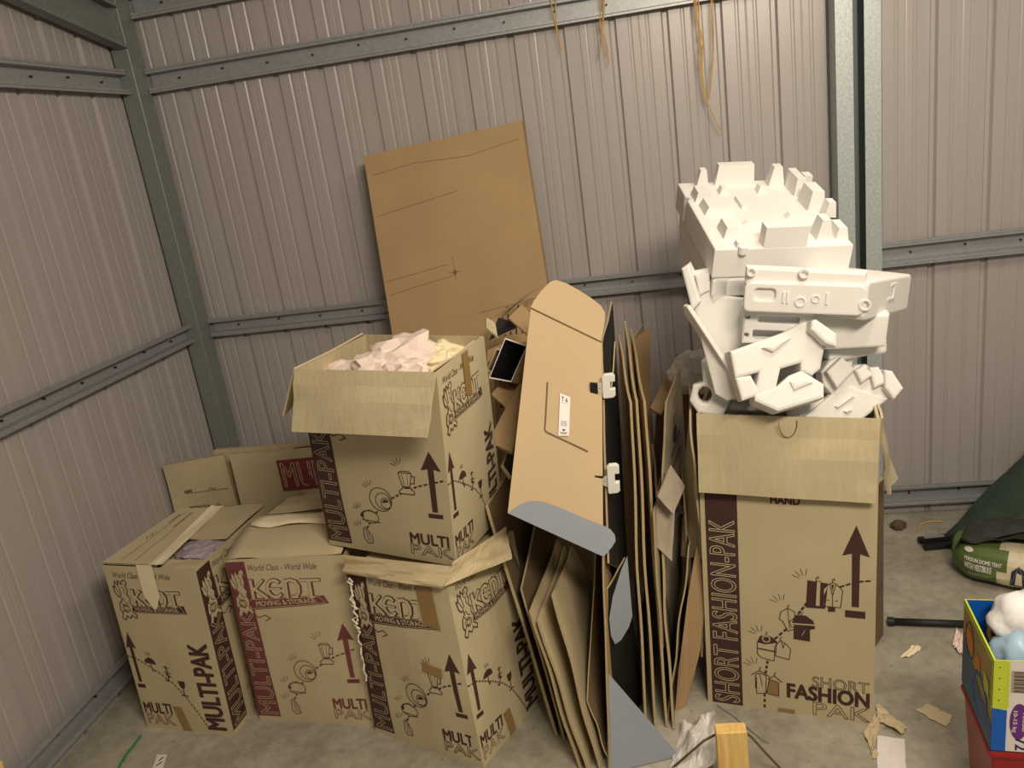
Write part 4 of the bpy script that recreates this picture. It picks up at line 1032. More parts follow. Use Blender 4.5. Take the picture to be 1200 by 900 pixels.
# --- odds and ends behind the open carton
def tray(label, O4, depthv, mats, name='open_box_end', ridge=None, grp=None):
    """an open-ended box seen into its mouth: O4 mouth corners in order"""
    r = thing(name, label, 'box', (O4[0]+O4[2])/2, grp)
    mb = MB(); D = V(depthv); c = (O4[0]+O4[1]+O4[2]+O4[3])/4
    for k in range(4):
        a, b_ = O4[k], O4[(k+1) % 4]; ia, ib_ = a+(c-a).normalized()*.004, b_+(c-b_).normalized()*.004
        mb.add([a, b_, b_+D, a+D], [(3, 2, 1, 0)], 0); mb.add([ia, ib_, ib_+D, ia+D], [(0, 1, 2, 3)], 1); mb.add([a, b_, ib_, ia], [(0, 1, 2, 3)], 2)
    mb.add([q+D for q in O4], [(0, 1, 2, 3)], 1)
    mb.build('body', mats, r)
    return r
O4 = [at(573, 443, Y=-.90), at(599, 448, Y=-.90), at(618, 405, Y=-.85), at(592, 396, Y=-.85)]
tray('narrow open box end with black inside and white rim, just right of the open carton', O4, (.10, .25, -.12), [M_BROWN, M_BLACK, M_WPRINT])
O4 = [at(571, 434, Y=-.82), at(586, 440, Y=-.82), at(594, 414, Y=-.78), at(582, 408, Y=-.78)]
tray('small open tan box end nested behind the black-lined one', O4, (.06, .2, -.10), [M_CARD, M_DBROWN, M_CARDL])
def small(px4, Y4, th, mt, label, name='cardboard_offcut', seed=1, ext=None):
    P = [at(x, y, Y=Yk) for (x, y), Yk in zip(px4, Y4)]
    mb = MB(); mb.sheet(P, th, 3, 5, .002, seed, 0, 0, 1)
    return tag(mb.build(name, [mt, M_EDGE]), label, 'cardboard', 'cardboard offcuts behind the open carton')
small([(573, 399), (590, 391), (612, 380), (584, 372)], [-.62, -.62, -.5, -.55], .004, M_BLACK, 'black board offcut lying across the top of the offcut pile')
small([(575, 375), (578, 383), (612, 350), (632, 338)], [-.50, -.50, -.36, -.36], .02, M_BROWN, 'brown cardboard offcut leaning on the big flat carton')
small([(596, 372), (618, 392), (624, 372), (612, 356)], [-.60, -.62, -.56, -.52], .006, M_BROWN, 'brown cardboard offcut with a handle slot below the leaning brown one')
small([(570, 384), (584, 396), (580, 378), (570, 372)], [-.80, -.80, -.76, -.76], .005, M_CARDL, 'pale tab of board at the corner of the open carton')
small([(571, 425), (597, 412), (592, 402), (571, 410)], [-.74, -.74, -.7, -.7], .006, M_BROWN, 'brown cardboard offcut lying just above the small tan box end')
small([(576, 462), (596, 480), (606, 458), (590, 445)], [-.88, -.88, -.82, -.82], .005, M_BROWN, 'small brown board square under the black-lined box end')
small([(572, 518), (600, 530), (622, 440), (606, 452)], [-1.00, -1.02, -.86, -.86], .016, M_BROWN, 'long brown folded offcut slanting down behind the tan panel')
small([(590, 545), (600, 560), (606, 520), (596, 528)], [-1.02, -1.02, -.9, -.9], .01, M_BLACK, 'black board end showing under the long slanting brown offcut')
small([(578, 590), (600, 605), (618, 520), (594, 540)], [-.96, -.96, -.78, -.8], .012, M_GREYB, 'greyish folded board beneath the slanting offcut')
# dark packing beneath them, so that the offcuts rest on something
q = to_floor([at(590, 700, Y=-.86), at(640, 700, Y=-.72), at(632, 470, Y=-.66), at(590, 480, Y=-.80)])
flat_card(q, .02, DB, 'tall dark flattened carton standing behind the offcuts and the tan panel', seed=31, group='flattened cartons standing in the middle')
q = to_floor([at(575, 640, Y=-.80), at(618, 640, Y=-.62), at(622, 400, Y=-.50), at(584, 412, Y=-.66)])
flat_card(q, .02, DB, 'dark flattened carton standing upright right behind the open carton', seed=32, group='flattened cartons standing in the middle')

# ================================================================= foam packing
def frame(O, U1, V1):
    U_ = (U1-O).normalized(); N_ = U_.cross(V1-O).normalized(); W_ = N_.cross(U_)
    return O, U_, W_, N_
def lobed(parts, label, name='foam_packing'):
    mb = MB()
    for a in parts: mb.plate(*a)
    o = mb.build(name, M_FOAM, smooth=False); return tag(o, label, 'foam', 'white foam packing pieces')
rect = lambda x0, y0, x1, y1, r=0: ([(x0, y0), (x1, y0), (x1, y1), (x0, y1)] if not r else
    [(x0+r, y0), (x1-r, y0), (x1-.3*r, y0+.3*r), (x1, y0+r), (x1, y1-r), (x1-.3*r, y1-.3*r), (x1-r, y1), (x0+r, y1), (x0+.3*r, y1-.3*r), (x0, y1-r), (x0, y0+r), (x0+.3*r, y0+.3*r)])
# top tray with its castles
O, U_, W_, N_ = frame(at(838, 292, Y=-1.06), at(1000, 286, Y=-1.01), at(812, 214, Y=-.60))
wd = (at(1000, 286, Y=-1.01)-O).length; dp = (at(812, 214, Y=-.60)-O).dot(W_)
mb = MB()
mb.plate([(0, 0), (wd, 0), (wd+.0, dp*.16), (wd-.02, dp*.2), (wd-.005, dp*.42), (wd-.03, dp*.5), (wd-.02, dp*.85), (wd-.05, dp), (0, dp), (.0, dp*.78), (.012, dp*.74), (0, dp*.7)], [], O, U_, W_, N_, .078, .004)
def post(x0, y0, x1, y1, h, tp=.5, axis='x'):
    cx, cy = (x0+x1)/2, (y0+y1)/2; hx, hy = (x1-x0)/2, (y1-y0)/2
    sx, sy = (1-tp, 1-tp*.4) if axis == 'x' else (1-tp*.4, 1-tp)
    P = lambda x, y, z: O+U_*x+W_*y+N_*z
    lo = [P(x0, y0, -.004), P(x1, y0, -.004), P(x1, y1, -.004), P(x0, y1, -.004)]
    md = [P(cx-hx*sx, cy-hy*sy, h), P(cx+hx*sx, cy-hy*sy, h), P(cx+hx*sx, cy+hy*sy, h), P(cx-hx*sx, cy+hy*sy, h)]
    mb.hexa(lo, md)
a, c = wd, dp
post(a*.35, .0, a*.665, .04, .050, .02); post(a*.30, c*.93, a*.64, c*.995, .058, .12); post(a*.13, c*.90, a*.24, c*.97, .050, .55); post(a*.74, c*.88, a*.88, c*.96, .055, .5)
post(a*.05, c*.66, a*.20, c*.80, .026, .3); post(a*.06, c*.45, a*.30, c*.62, .022, .3); post(a*.38, c*.52, a*.42, c*.70, .010, .3); post(a*.28, c*.76, a*.36, c*.84, .020, .6)
post(a*.60, c*.76, a*.68, c*.84, .020, .6); post(a*.10, c*.12, a*.23, c*.28, .028, .4); post(a*.15, c*.0, a*.22, c*.06, .012, .4)
post(a*.88, c*.70, a*.98, c*.92, .048, .35); post(a*.96, c*.74, a*1.04, c*.82, .050, .2); post(a*.88, c*.46, a*1.02, c*.64, .052, .35); post(a*.98, c*.38, a*1.07, c*.46, .036, .4)
post(a*.76, c*.06, a*.88, c*.17, .050, .5); post(a*.90, c*.06, a*1.0, c*.2, .028, .4); post(a*.30, c*.30, a*.60, c*.34, .008, .3); post(a*.66, c*.36, a*.92, c*.42, .012, .3)
mb.plate(circ2(a*.20, -.002, .011), [], O+N_*.006, U_, W_, N_, .02, .002)
tag(mb.build('foam_packing', M_FOAM), 'white moulded foam tray with castle-like blocks on top of the foam pile', 'foam', 'white foam packing pieces')
# second tray right under it
O2 = O-N_*.080+U_*.004
mb = MB(); O_s, O = O, O2
mb.plate([(0, 0), (a*.99, 0), (a*.99, c*.9), (0, c*.9)], [], O2, U_, W_, N_, .05, .006)
mb.plate([(0, -.05), (.0, .0), (a*.99, .0), (a*.99, -.045), (a*.30, -.045), (a*.28, -.075), (a*.26, -.10), (.03, -.10), (.0, -.085)][::-1], [], O2+W_*.06, U_, N_, -W_, .07, .008)
mb.plate([(0, 0), (c*.9, 0), (c*.9, -.14), (c*.6, -.16), (c*.55, -.09), (c*.3, -.09), (c*.25, -.11), (0, -.11)][::-1], [], O2+U_*.042, W_, N_, U_*1, .04, .006)
tag(mb.build('foam_packing', M_FOAM), 'upturned white foam tray with a leg at its left, directly below the castle-like tray', 'foam', 'white foam packing pieces')
O = O_s
# long block to the right
A_, B_, C_, D_ = at(871, 320, Y=-1.13), at(1013, 324, Y=-1.16), at(1013, 376, Y=-1.16), at(871, 361, Y=-1.13)
O3, U3, W3, N3 = frame(D_, D_+(B_-A_), A_)
L3 = (B_-A_).length; H3 = (B_-C_).length
mb = MB()
mb.plate([(0, .0), (L3, -.010), (L3, H3-.010), (0, H3-.004)], [], O3, U3, W3, N3, .030, .008)
mb.plate(rect(.0, -.006, L3, H3*.62, .012), [rect(.022, .022, .070, .050, .008)], O3+N3*.010, U3, W3, N3, .014, .004)
back_ = V((.085, .19, 0))
R_ = at(1063, 316, Y=-.93)
Bk = (R_-B_)
Ub = Bk.normalized(); Wb = W3; Nb = Ub.cross(Wb).normalized()
mb.plate(rect(-.006, .0, Bk.length, H3-.012, .010), [], C_+Nb*.002, Ub, Wb, Nb, .17, .006)
mb.plate([(Bk.length*.45, H3*.35), (Bk.length*.62, H3*.35), (Bk.length*.62, H3*.75), (Bk.length*.5, H3*.75), (Bk.length*.5, H3*.68), (Bk.length*.57, H3*.68), (Bk.length*.57, H3*.42), (Bk.length*.45, H3*.42)], [], C_+Nb*.004, Ub, Wb, Nb, .004, .001)
for x, y, r in ((.012, .088, .011), (.128, .088, .012), (.125, .022, .013), (.158, .030, .010), (.265, .020, .014)):
    mb.plate(circ2(x, y, r), [circ2(x+.001, y, r*.62)], O3+N3*.013, U3, W3, N3, .006, .0015)
for x in (.085, .094, .18): mb.plate(rect(x, .018, x+.005, .045), [], O3+N3*.013, U3, W3, N3, .006, .001)
tag(mb.build('foam_packing', M_FOAM), 'long white foam block with an oblong slot, jutting right from the foam pile', 'foam', 'white foam packing pieces')
# slotted plate under it
mb = MB(); O4_ = at(869, 402, Y=-1.10)
mb.plate([(0, 0), (.16, .004), (.16, .075), (0, .092)], [rect(.024, .012, .11, .034, .004), rect(.034, .052, .13, .070, .004), circ2(.010, .020, .006), circ2(.010, .066, .006)], O4_, U3, W3, N3, .03, .004)
mb.plate([(.15, -.02), (.33, .0), (.33, .078), (.15, .075)], [], O4_-N3*.03, U3, W3, N3, .09, .006)
tag(mb.build('foam_packing', M_FOAM), 'white foam plate with two long slots under the long block', 'foam', 'white foam packing pieces')
tag((lambda m_: (m_.plate(rect(0, 0, .17, .11, .006), [], at(866, 408, Y=-1.055), U3, W3, N3, .02, .004), m_.build('foam_packing', M_FOAM))[1])(MB()), 'flat white foam sheet seen through the slots of the slotted plate', 'foam', 'white foam packing pieces')
mb = MB(); P0 = at(975, 424, Y=-1.02)
mb.plate(rect(0, 0, .145, .115, .008), [], at(972, 425, Y=-1.06), V((.98, .18, .02)).normalized(), V((0, 0, 1)), V((.18, -.98, 0)).normalized(), .15, .008)
mb.plate(rect(.02, -.10, .06, .02, .004), [], at(972, 425, Y=-1.04), V((.98, .18, 0)).normalized(), V((0, 0, 1)), V((.18, -.98, 0)).normalized(), .10, .006)
tag(mb.build('foam_packing', M_FOAM), 'square white foam block below the right end of the long block', 'foam', 'white foam packing pieces')
def pxplate(pts, Y, depth, label, holes=(), tilt=(0, 0), bev=.006, name='foam_packing', m_=None, extra=()):
    """a foam board whose outline lies on an upright plane through Y, tilted a little; depth goes away from the room"""
    O = at(*pts[0], Y=Y); N_ = V((tilt[0], -1, tilt[1])).normalized(); U_ = N_.cross(V((0, 0, 1))).normalized()*-1; W_ = N_.cross(U_)
    if W_.z < 0: W_ = -W_
    if U_.x < 0: U_ = -U_
    N_ = U_.cross(W_)
    def loc(px, py):
        d = ray(px, py); t_ = (O-CAM).dot(N_)/d.dot(N_); p = CAM+d*t_-O; return (p.dot(U_), p.dot(W_))
    mb = MB(); mb.plate([loc(*q) for q in pts], [[loc(*q) for q in h] for h in holes], O, U_, W_, N_, depth, bev)
    for (pp, off, dd) in extra: mb.plate([loc(*q) for q in pp], [], O+N_*off, U_, W_, N_, dd, bev)
    return tag(mb.build(name, m_ or M_FOAM), label, 'foam', 'white foam packing pieces')
pxplate([(800, 314), (808, 308), (813, 318), (832, 314), (838, 345), (872, 350), (876, 402), (905, 430), (900, 470), (850, 470), (812, 362)], -1.0, .035,
        'broad white foam tray standing at the back left of the foam pile', tilt=(-.15, .1), extra=[([(800, 314), (808, 308), (822, 352), (812, 362)], .03, .05), ([(815, 322), (832, 318), (832, 340), (820, 346)], .012, .02)])
pxplate([(808, 362), (814, 360), (840, 430), (838, 455), (826, 420)], -.80, .03, 'thin ragged foam strip at the far left edge of the foam pile', tilt=(-.3, 0), bev=.003)
# slanting slat: thin edge toward the room, its broad side going back
A_, B_ = at(809, 357, Y=-1.10), at(876, 459, Y=-1.14)
dd_ = (B_-A_).normalized(); sd = V((-.25, .95, -.1)).normalized(); nn_ = dd_.cross(sd).normalized()
mb = MB(); mb.plate([(0, 0), ((B_-A_).length, 0), ((B_-A_).length, .07), (.03, .07), (0, .03)], [], A_, dd_, sd, nn_, .011, .003)
tag(mb.build('foam_packing', M_FOAM), 'thin white foam slat slanting down at the left front of the foam pile', 'foam', 'white foam packing pieces')
pxplate([(820, 394), (829, 391), (872, 462), (852, 470), (838, 462)], -1.085, .02, 'narrow white foam wedge just behind the thin slanting slat', tilt=(-.3, .1), bev=.004)
# frame shaped piece in the middle
pxplate([(856, 412), (884, 402), (918, 390), (940, 378), (950, 376), (975, 393), (975, 402), (966, 410), (962, 432), (952, 440), (939, 434), (939, 425), (915, 432), (908, 462), (886, 462), (890, 436), (862, 443)],
        -1.17, .07, 'white foam frame with two legs in the middle of the foam pile', tilt=(.15, .35), bev=.007,
        extra=[([(946, 378), (951, 376), (975, 393), (974, 408), (962, 404), (945, 388)], .035, .04), ([(893, 408), (905, 401), (925, 397), (905, 413)], .012, .02), ([(862, 443), (880, 440), (892, 462), (870, 470)], .0, .05)])
# lower bar
pxplate([(884, 462), (912, 452), (925, 440), (940, 434), (966, 450), (966, 466), (912, 482), (885, 470)], -1.20, .07, 'chunky white foam bar near the front rim of the tall carton', tilt=(.1, .5), bev=.008,
        extra=[([(925, 448), (938, 440), (952, 449), (930, 458)], .008, .02)])
# right lower block with the bumpy rim
pxplate([(939, 492), (990, 450), (1042, 467), (1003, 498)], -1.13, .035, 'white foam block with a bumpy rim at the right front of the foam pile', tilt=(.1, .3), bev=.006,
        extra=[([(964, 436), (972, 424), (983, 418), (990, 422), (999, 434), (1003, 428), (1017, 427), (1022, 432), (1041, 434), (1055, 455), (1043, 469), (990, 452), (976, 462), (966, 452)], -.005, .06),
               ([(966, 436), (984, 419), (999, 433), (978, 455)], .022, .08), ([(1001, 435), (1012, 427), (1021, 440), (1008, 449)], .012, .07), ([(1017, 431), (1028, 430), (1038, 448), (1023, 455)], .012, .07), ([(1033, 434), (1042, 435), (1055, 455), (1044, 468), (1034, 455)], .022, .08),
               ([(978, 476), (998, 462), (1001, 465), (981, 479)], .004, .006), ([(988, 482), (994, 478), (998, 481), (992, 485)], .004, .006)])
pxplate([(812, 452), (824, 448), (822, 424), (831, 416), (842, 424), (853, 442), (856, 470), (846, 490), (818, 484), (808, 470)], -1.05, .05, 'rounded white foam corner piece with a round hole at the left front of the pile',
        holes=[[(826+9*math.cos(i*PI/5), 463+10*math.sin(i*PI/5)) for i in range(10)]], tilt=(-.1, .2), bev=.008)
pxplate([(856, 468), (878, 460), (905, 474), (935, 472), (938, 484), (852, 482)], -1.02, .05, 'white foam scrap lying low behind the front flap of the tall carton', tilt=(0, .3), bev=.006)
pxplate([(925, 470), (962, 462), (975, 480), (950, 500), (925, 498)], -1.10, .05, 'white foam lump wedged between the chunky bar and the bumpy block', tilt=(0, .3), bev=.008)
pxplate([(900, 420), (950, 410), (960, 470), (900, 470)], -1.0, .04, 'white foam panel deep in the pile seen through the frame piece', tilt=(0, .1), bev=.006)
# core pieces that carry the pile inside the carton
mb = MB(); mb.plate(rect(0, 0, .30, .34, .02), [rect(.08, .1, .16, .2, .01)], V((2.05, -.96, .80)), V((1, -.05, 0)).normalized(), V((0, 0, 1)), V((-.05, -1, 0)).normalized(), .12, .01)
tag(mb.build('foam_packing', M_FOAM), 'thick white foam slab standing upright inside the tall carton behind the other pieces', 'foam', 'white foam packing pieces')
# plastic wrapped bundle behind the left flap
wb = crumple('plastic_wrapped_bundle', M_WRAP, at(812, 436, Y=-.62), .075, 5, 4, .5, (.95, .8, .9))
tag(wb, 'crinkled clear plastic wrapped bundle behind the left flap of the tall carton', 'plastic wrap')
o = flat_card(to_floor([at(812, 700, Y=-.60), at(835, 700, Y=-.60), at(828, 462, Y=-.58), at(800, 462, Y=-.58)]), .05, DB, 'dark flattened carton standing behind the tall carton under the plastic bundle', seed=41, wav=.003)
pxplate([(809, 420), (822, 416), (828, 438), (812, 440)], -.70, .04, 'small white foam block peeking over the plastic wrapped bundle', bev=.006)
# brown board behind the tall carton on its right side
flat_card(to_floor([at(1026, 760, Y=-.86), at(1035, 740, Y=-.80), at(1036, 560, Y=-.82), at(1028, 570, Y=-.86)]), .01, DB, 'slim brown flattened carton standing behind the right side of the tall carton', seed=43, wav=.002)

# ================================================================= right side floor things
def blob(name, mat_, rows, n=20, lab=None, cat=None, seedv=1, amp=.012):
    pass
def heap(name, mat_, pts, zfun, nx, ny, x0, x1, y0, y1, seed, lab, cat, amp=.02, fr=6):
    """soft heap: a height field over an outline, closed to the floor"""
    mb = MB(); top = []
    for j in range(ny+1):
        for i in range(nx+1):
            x = x0+(x1-x0)*i/nx; y = y0+(y1-y0)*j/ny
            z = zfun(x, y)
            k = min(1, z/.05)
            z += k*amp*(abs(noise.noise(V((x*fr, y*fr*1.6, seed))))*1.5+abs(noise.noise(V((x*fr*2.6, y*fr*2.6, seed+4))))*.5-.3)
            top.append(V((x, y, max(z, .003))))
    fs = []; bot = [V((q.x, q.y, .001)) for q in top]; N = len(top)
    for j in range(ny):
        for i in range(nx):
            a_ = j*(nx+1)+i; c4 = (a_, a_+1, a_+nx+2, a_+nx+1)
            if max(top[k].z for k in c4) > .004: fs += [c4, tuple(k+N for k in reversed(c4))]
    mb.add(top+bot, fs); return tag(mb.build(name, mat_, smooth=True), lab, cat)
# green canvas sack: a cone of cloth rising to the right
def zs(x, y):
    d = (x-2.86)/.56
    if d <= 0: return 0
    w_ = .05+.21*min(1, d*1.3); e = 1-((y+.26)/w_)**2
    if e <= 0: return 0
    return min(.40, .02+.62*d)*e**.5
heap('canvas_sack', M_GREEN, None, zs, 60, 40, 2.84, 3.75, -.62, -.03, 3, 'dark green canvas sack slumped against the back wall at the right', 'bag', .02, 5)
# tent bag: long pillow lying on the floor
tb = thing('tent_bag', 'green and cream printed tent bag lying on the floor under dark clothing', 'bag', (3.1, -.62, 0))
ax0, ax1 = V((2.83, -.42, 0)), V((3.55, -.86, 0)); dr = (ax1-ax0).normalized(); nr = V((dr.y, -dr.x, 0))
if nr.y > 0: nr = -nr
def pil(u, a_):  # u along, a_ angle around
    r_ = .115*(1-max(0, (.12-u)/.12)**2*.55); hz = .076*(1-max(0, (.10-u)/.10)**2*.4)
    c_ = ax0+dr*(u*.85)
    x_ = math.copysign(abs(math.cos(a_))**.75, math.cos(a_)); y_ = math.copysign(abs(math.sin(a_))**.75, math.sin(a_))
    p = c_+nr*(r_*x_)+V((0, 0, .080+hz*y_)); p += (nr*x_+V((0, 0, y_)))*.006*noise.noise(V((u*9, a_*1.5, 3))); p.z = max(p.z, .002); return p
nu_, na_ = 30, 28; vs = [pil(i/nu_, 2*PI*k/na_) for i in range(nu_+1) for k in range(na_)]
def mi_of(u, a_):
    a_ = (a_+PI) % (2*PI)-PI
    if u > .18+.02*math.sin(a_*3): return 1 if -1.2 < a_ < 1.4 else 0
    return 0
mb = MB()
for i in range(nu_):
    for k in range(na_):
        f4 = (i*na_+k, i*na_+(k+1) % na_, (i+1)*na_+(k+1) % na_, (i+1)*na_+k)
        mb.add([vs[q] for q in f4], [(3, 2, 1, 0)], mi_of((i+.5)/nu_, 2*PI*(k+.5)/na_))
mb.add(vs[:na_], [tuple(range(na_))], 0); mb.add(vs[-na_:], [tuple(range(na_))[::-1]], 0)
# lettering and picture on its side
class Pf(Face):
    def __init__(s, fn, W, H, nu=12, nv=8): s.fn = fn; s.W, s.H, s.nu, s.nv = W, H, nu, nv; s.v = []; s.f = []; s.m = []
    def F(s, u, v, off=0): return s.fn(u, v, off)
def side_pt(u, v, off):
    a_ = -.75+v*1.5; p = pil(.04+u*.55, a_); q = pil(.04+u*.55, a_+.02); r_ = pil(.05+u*.55, a_)
    n_ = (r_-p).cross(q-p).normalized(); 
    if n_.dot(nr) < 0: n_ = -n_
    return p+n_*(off*1.5+.001)
pf_ = Pf(side_pt, .46, .16)
pf_.text('PERSON DOME TENT', (.03, .58, .26, .68), 2, 1, bold=.03); pf_.text('WITH VESTIBULE', (.03, .44, .20, .54), 2, 1, bold=.03)
pf_.pg(pf_.circ((.05, .90), .014, 12), 2, 1)
pf_.line([(.06, .34), (.2, .34)], .0015, 2, 1); pf_.line([(.06, .28), (.18, .28)], .0015, 2, 1)
pf_.pg([(.31, .2), (.43, .2), (.40, .6), (.36, .7), (.32, .55)], 3, 2); pf_.pg([(.34, .26), (.385, .26), (.38, .52), (.35, .55)], 1, 3)
pf_.line([(.31, .2), (.36, .7), (.43, .2)], .003, 0, 4)
pf_.pg([(.455, .3), (.50, .3), (.485, .9), (.465, .95)], 3, 2); pf_.pg([(.56, .2), (.66, .2), (.6, .8)], 3, 2)
m2 = MB(); pf_.bake(m2); k_ = pf_.nu*pf_.nv; base_n = len(mb.v); mb.v += m2.v
for ff_, mm in zip(m2.f[k_:], m2.m[k_:]): mb.f.append([i+base_n for i in ff_]); mb.m.append(mm)
mb.build('bag_body', [M_TENT, M_TENTLIGHT, M_WPRINT, M_NAVY], tb)
# dark clothing over the bag
def cl(x, y):
    p = V((x, y, 0))-ax0; u = p.dot(dr); w_ = p.dot(nr)
    if u < -.02 or w_ > .085 or w_ < -.34: return 0
    return .20+.05*math.sin(min(1, max(0, u/.25))*PI/2)
mb = MB(); nx, ny = 60, 40; top = []
for j in range(ny+1):
    for i in range(nx+1):
        u = -.0+.80*i/nx; w_ = -.17+.27*j/ny
        edge = .098+.03*noise.noise(V((u*7, 2, 0)))
        ww = min(w_, edge)
        p = ax0+dr*(u+.02)+nr*ww
        z = .158+.045*math.sin(min(1, u/.3)*PI/2) - max(0, -ww-.02)*.30
        z += .040*(abs(noise.noise(V((u*8, ww*13, 1))))*1.5+abs(noise.noise(V((u*17, ww*25, 6))))*.6)-.01
        if i == 0: z -= .03
        z -= max(0, w_-edge)*.9
        top.append(p+V((0, 0, z)))
N = len(top); fs = []
for j in range(ny):
    for i in range(nx):
        a_ = j*(nx+1)+i; c4 = (a_, a_+1, a_+nx+2, a_+nx+1); fs += [c4, tuple(k+N for k in reversed(c4))]
mb.add(top+[q-V((0, 0, .006)) for q in top], fs)
tag(mb.build('dark_clothing', M_DARKCLOTH, smooth=True), 'rumpled charcoal clothing heaped on the printed tent bag', 'clothing')
# dark lining below the clothing towards the sack
# black plastic clamp thing and wire
mb = MB(); p = at(1081, 633, Z=.03)
d1 = V((.95, .1, 0)).normalized(); s1 = V((-d1.y, d1.x, 0))
for k, (o_, L_, w_, z_) in enumerate(((0, .17, .020, .0), (.045, .17, .020, .004), (.022, .14, .016, .020))):
    q0 = V((p.x, p.y-.03, .004+z_))+s1*o_
    mb.hexa([q0, q0+d1*L_, q0+d1*L_+s1*w_, q0+s1*w_], [q+V((0, 0, .018)) for q in (q0, q0+d1*L_, q0+d1*L_+s1*w_, q0+s1*w_)], 0)
q0 = V((p.x+.004, p.y-.012, .040)); mb.hexa([q0, q0+d1*.07, q0+d1*.07+s1*.016, q0+s1*.016], [q+V((0, 0, .006)) for q in (q0, q0+d1*.07, q0+d1*.07+s1*.016, q0+s1*.016)], 1)
tag(mb.build('black_plastic_clamp', [M_BLK, M_STEELG], bevel=.002), 'black plastic clamp-like piece poking out from the canvas sack', 'plastic part')
pts = [at(1075, 622, Z=.004), at(1079, 614, Z=.004), at(1090, 611, Z=.004), at(1103, 611, Z=.006)]
mb = MB(); mb.tube(pts, .003, 5); tag(mb.build('brown_wire', M_ROPE), 'short curled brown wire on the floor by the canvas sack tip', 'wire')
o = crumple('dried_clod', M_LUMP, at(1053, 615, Z=.018), .022, 9, 3, 1, (1.2, 1, .8)); tag(o, 'small dark dried clod on the concrete near the back wall', 'debris')
# black rod
r0, r1 = at(1040, 728, Z=.014), at(1150, 732, Z=.014)
rod = thing('black_rod', 'black cylindrical rod lying on the concrete beside the tall carton', 'rod', (r0+r1)/2)
mb = MB(); mb.tube([r0+(r1-r0)*.05, r1], .011, 12); mb.build('shaft', M_BLK, rod, smooth=True)
mb = MB(); mb.tube([r0, r0+(r1-r0)*.07], .0138, 12); mb.build('end_cap', M_BLK, rod)
# paper and cardboard scraps
def scrap(px4, mt, label, name='paper_scrap', amp=.006, seed=1, z=.002, rag=.12):
    P = [at(x, y, Z=z) for x, y in px4]
    o = crumple_sheet(name, mt, P, amp, seed, 14, 12, .0012, 2.2, floor=.0005, ragged=rag)
    return tag(o, label, 'scrap', 'scraps on the concrete floor')
scrap([(1055, 771), (1066, 771), (1081, 760), (1070, 757)], M_TAPE, 'small white paper scrap between the black rod and the brown card piece', seed=2)
scrap([(1073, 832), (1108, 852), (1117, 840), (1088, 825)], M_KRAFT, 'flat brown card piece on the concrete in front of the nappy box', seed=3, amp=.002)
scrap([(1116, 758), (1128, 770), (1129, 745), (1120, 740)], M_PAPER, 'torn white paper bit beside the nappy box', seed=4, amp=.012)
scrap([(1027, 845), (1056, 862), (1063, 855), (1028, 826)], M_KRAFT, 'torn kraft paper strip at the front corner of the tall carton', seed=5, amp=.010)
scrap([(1028, 905), (1062, 905), (1060, 866), (1028, 862)], M_WPRINT, 'flat white paper sheet on the floor at the bottom frame edge', seed=6, amp=.002, rag=.02)
scrap([(1022, 890), (1030, 888), (1029, 878), (1022, 881)], M_KRAFT, 'tiny kraft scrap next to the flat white sheet', seed=8, amp=.002)
scrap([(1012, 860), (1022, 884), (1032, 850), (1024, 838)], M_KRAFT, 'small folded kraft scrap under the torn strip by the tall carton', seed=9, amp=.008)
# label and green cord near the left wall
mb = MB(); q = [at(178, 903, Z=.0012), at(190, 903, Z=.0012), at(196, 884, Z=.0012), at(184, 884, Z=.0012)]
lf = Face(*q, nu=2, nv=3); lf.line([(.3, .3), (.7, .5)], .004, 1); lf.line([(.4, .6), (.7, .8)], .004, 1); lf.bake(mb)
tag(mb.build('paper_label', [M_WPRINT, M_INK]), 'small white paper label stuck to the concrete in front of the left carton', 'label')
mb = MB(); mb.tube([at(136, 905, Z=.004), at(148, 884, Z=.004), at(157, 873, Z=.004), at(165, 862, Z=.004)], .0035, 5)
tag(mb.build('green_cord', M_GREENLINE), 'short green cord on the concrete in front of the left carton', 'cord')
# hanging twine from the upper rail
def twine(label, strands, Yt_=-.045):
    mb = MB()
    for st in strands:
        pts = [at(x, y, Y=Yt_) for x, y in st]
        # drape over the rail
        mb.tube(pts, .0022, 5)
    tag(mb.build('straw_twine', M_ROPE), label, 'twine', 'twine hanging from the upper rail')
twine('short twine strands hanging over the rail, leftmost', [[(642, -25), (645, 0), (650, 25), (655, 45), (658, 60)], [(650, -25), (651, 5), (652, 30), (656, 50)]])
twine('twine strands hanging over the rail above the clips, middle bunch', [[(702, -25), (704, 5), (703, 28), (710, 50), (714, 75)], [(709, -25), (708, 10), (706, 40), (703, 66)], [(706, -25), (707, 10), (705, 30), (713, 62)]])
twine('longest twisted twine bunch hanging above the foam pile', [[(812, -25), (814, 8), (821, 45), (819, 70), (826, 118)], [(817, -25), (819, 10), (819, 40), (823, 60), (823, 95)], [(814, -25), (817, 20), (824, 50), (821, 80), (829, 122)]])
twine('looped twine strand just right of the longest bunch', [[(833, -25), (834, 20), (836, 70), (831, 118)], [(835, -25), (836, 30), (836, 60), (833, 98)], [(828, 118), (838, 140), (846, 155)]])

# --- nappy box on a red tub
zb = .36
c_f = at(1165, 773, Z=.66)
def nb(z): return 0
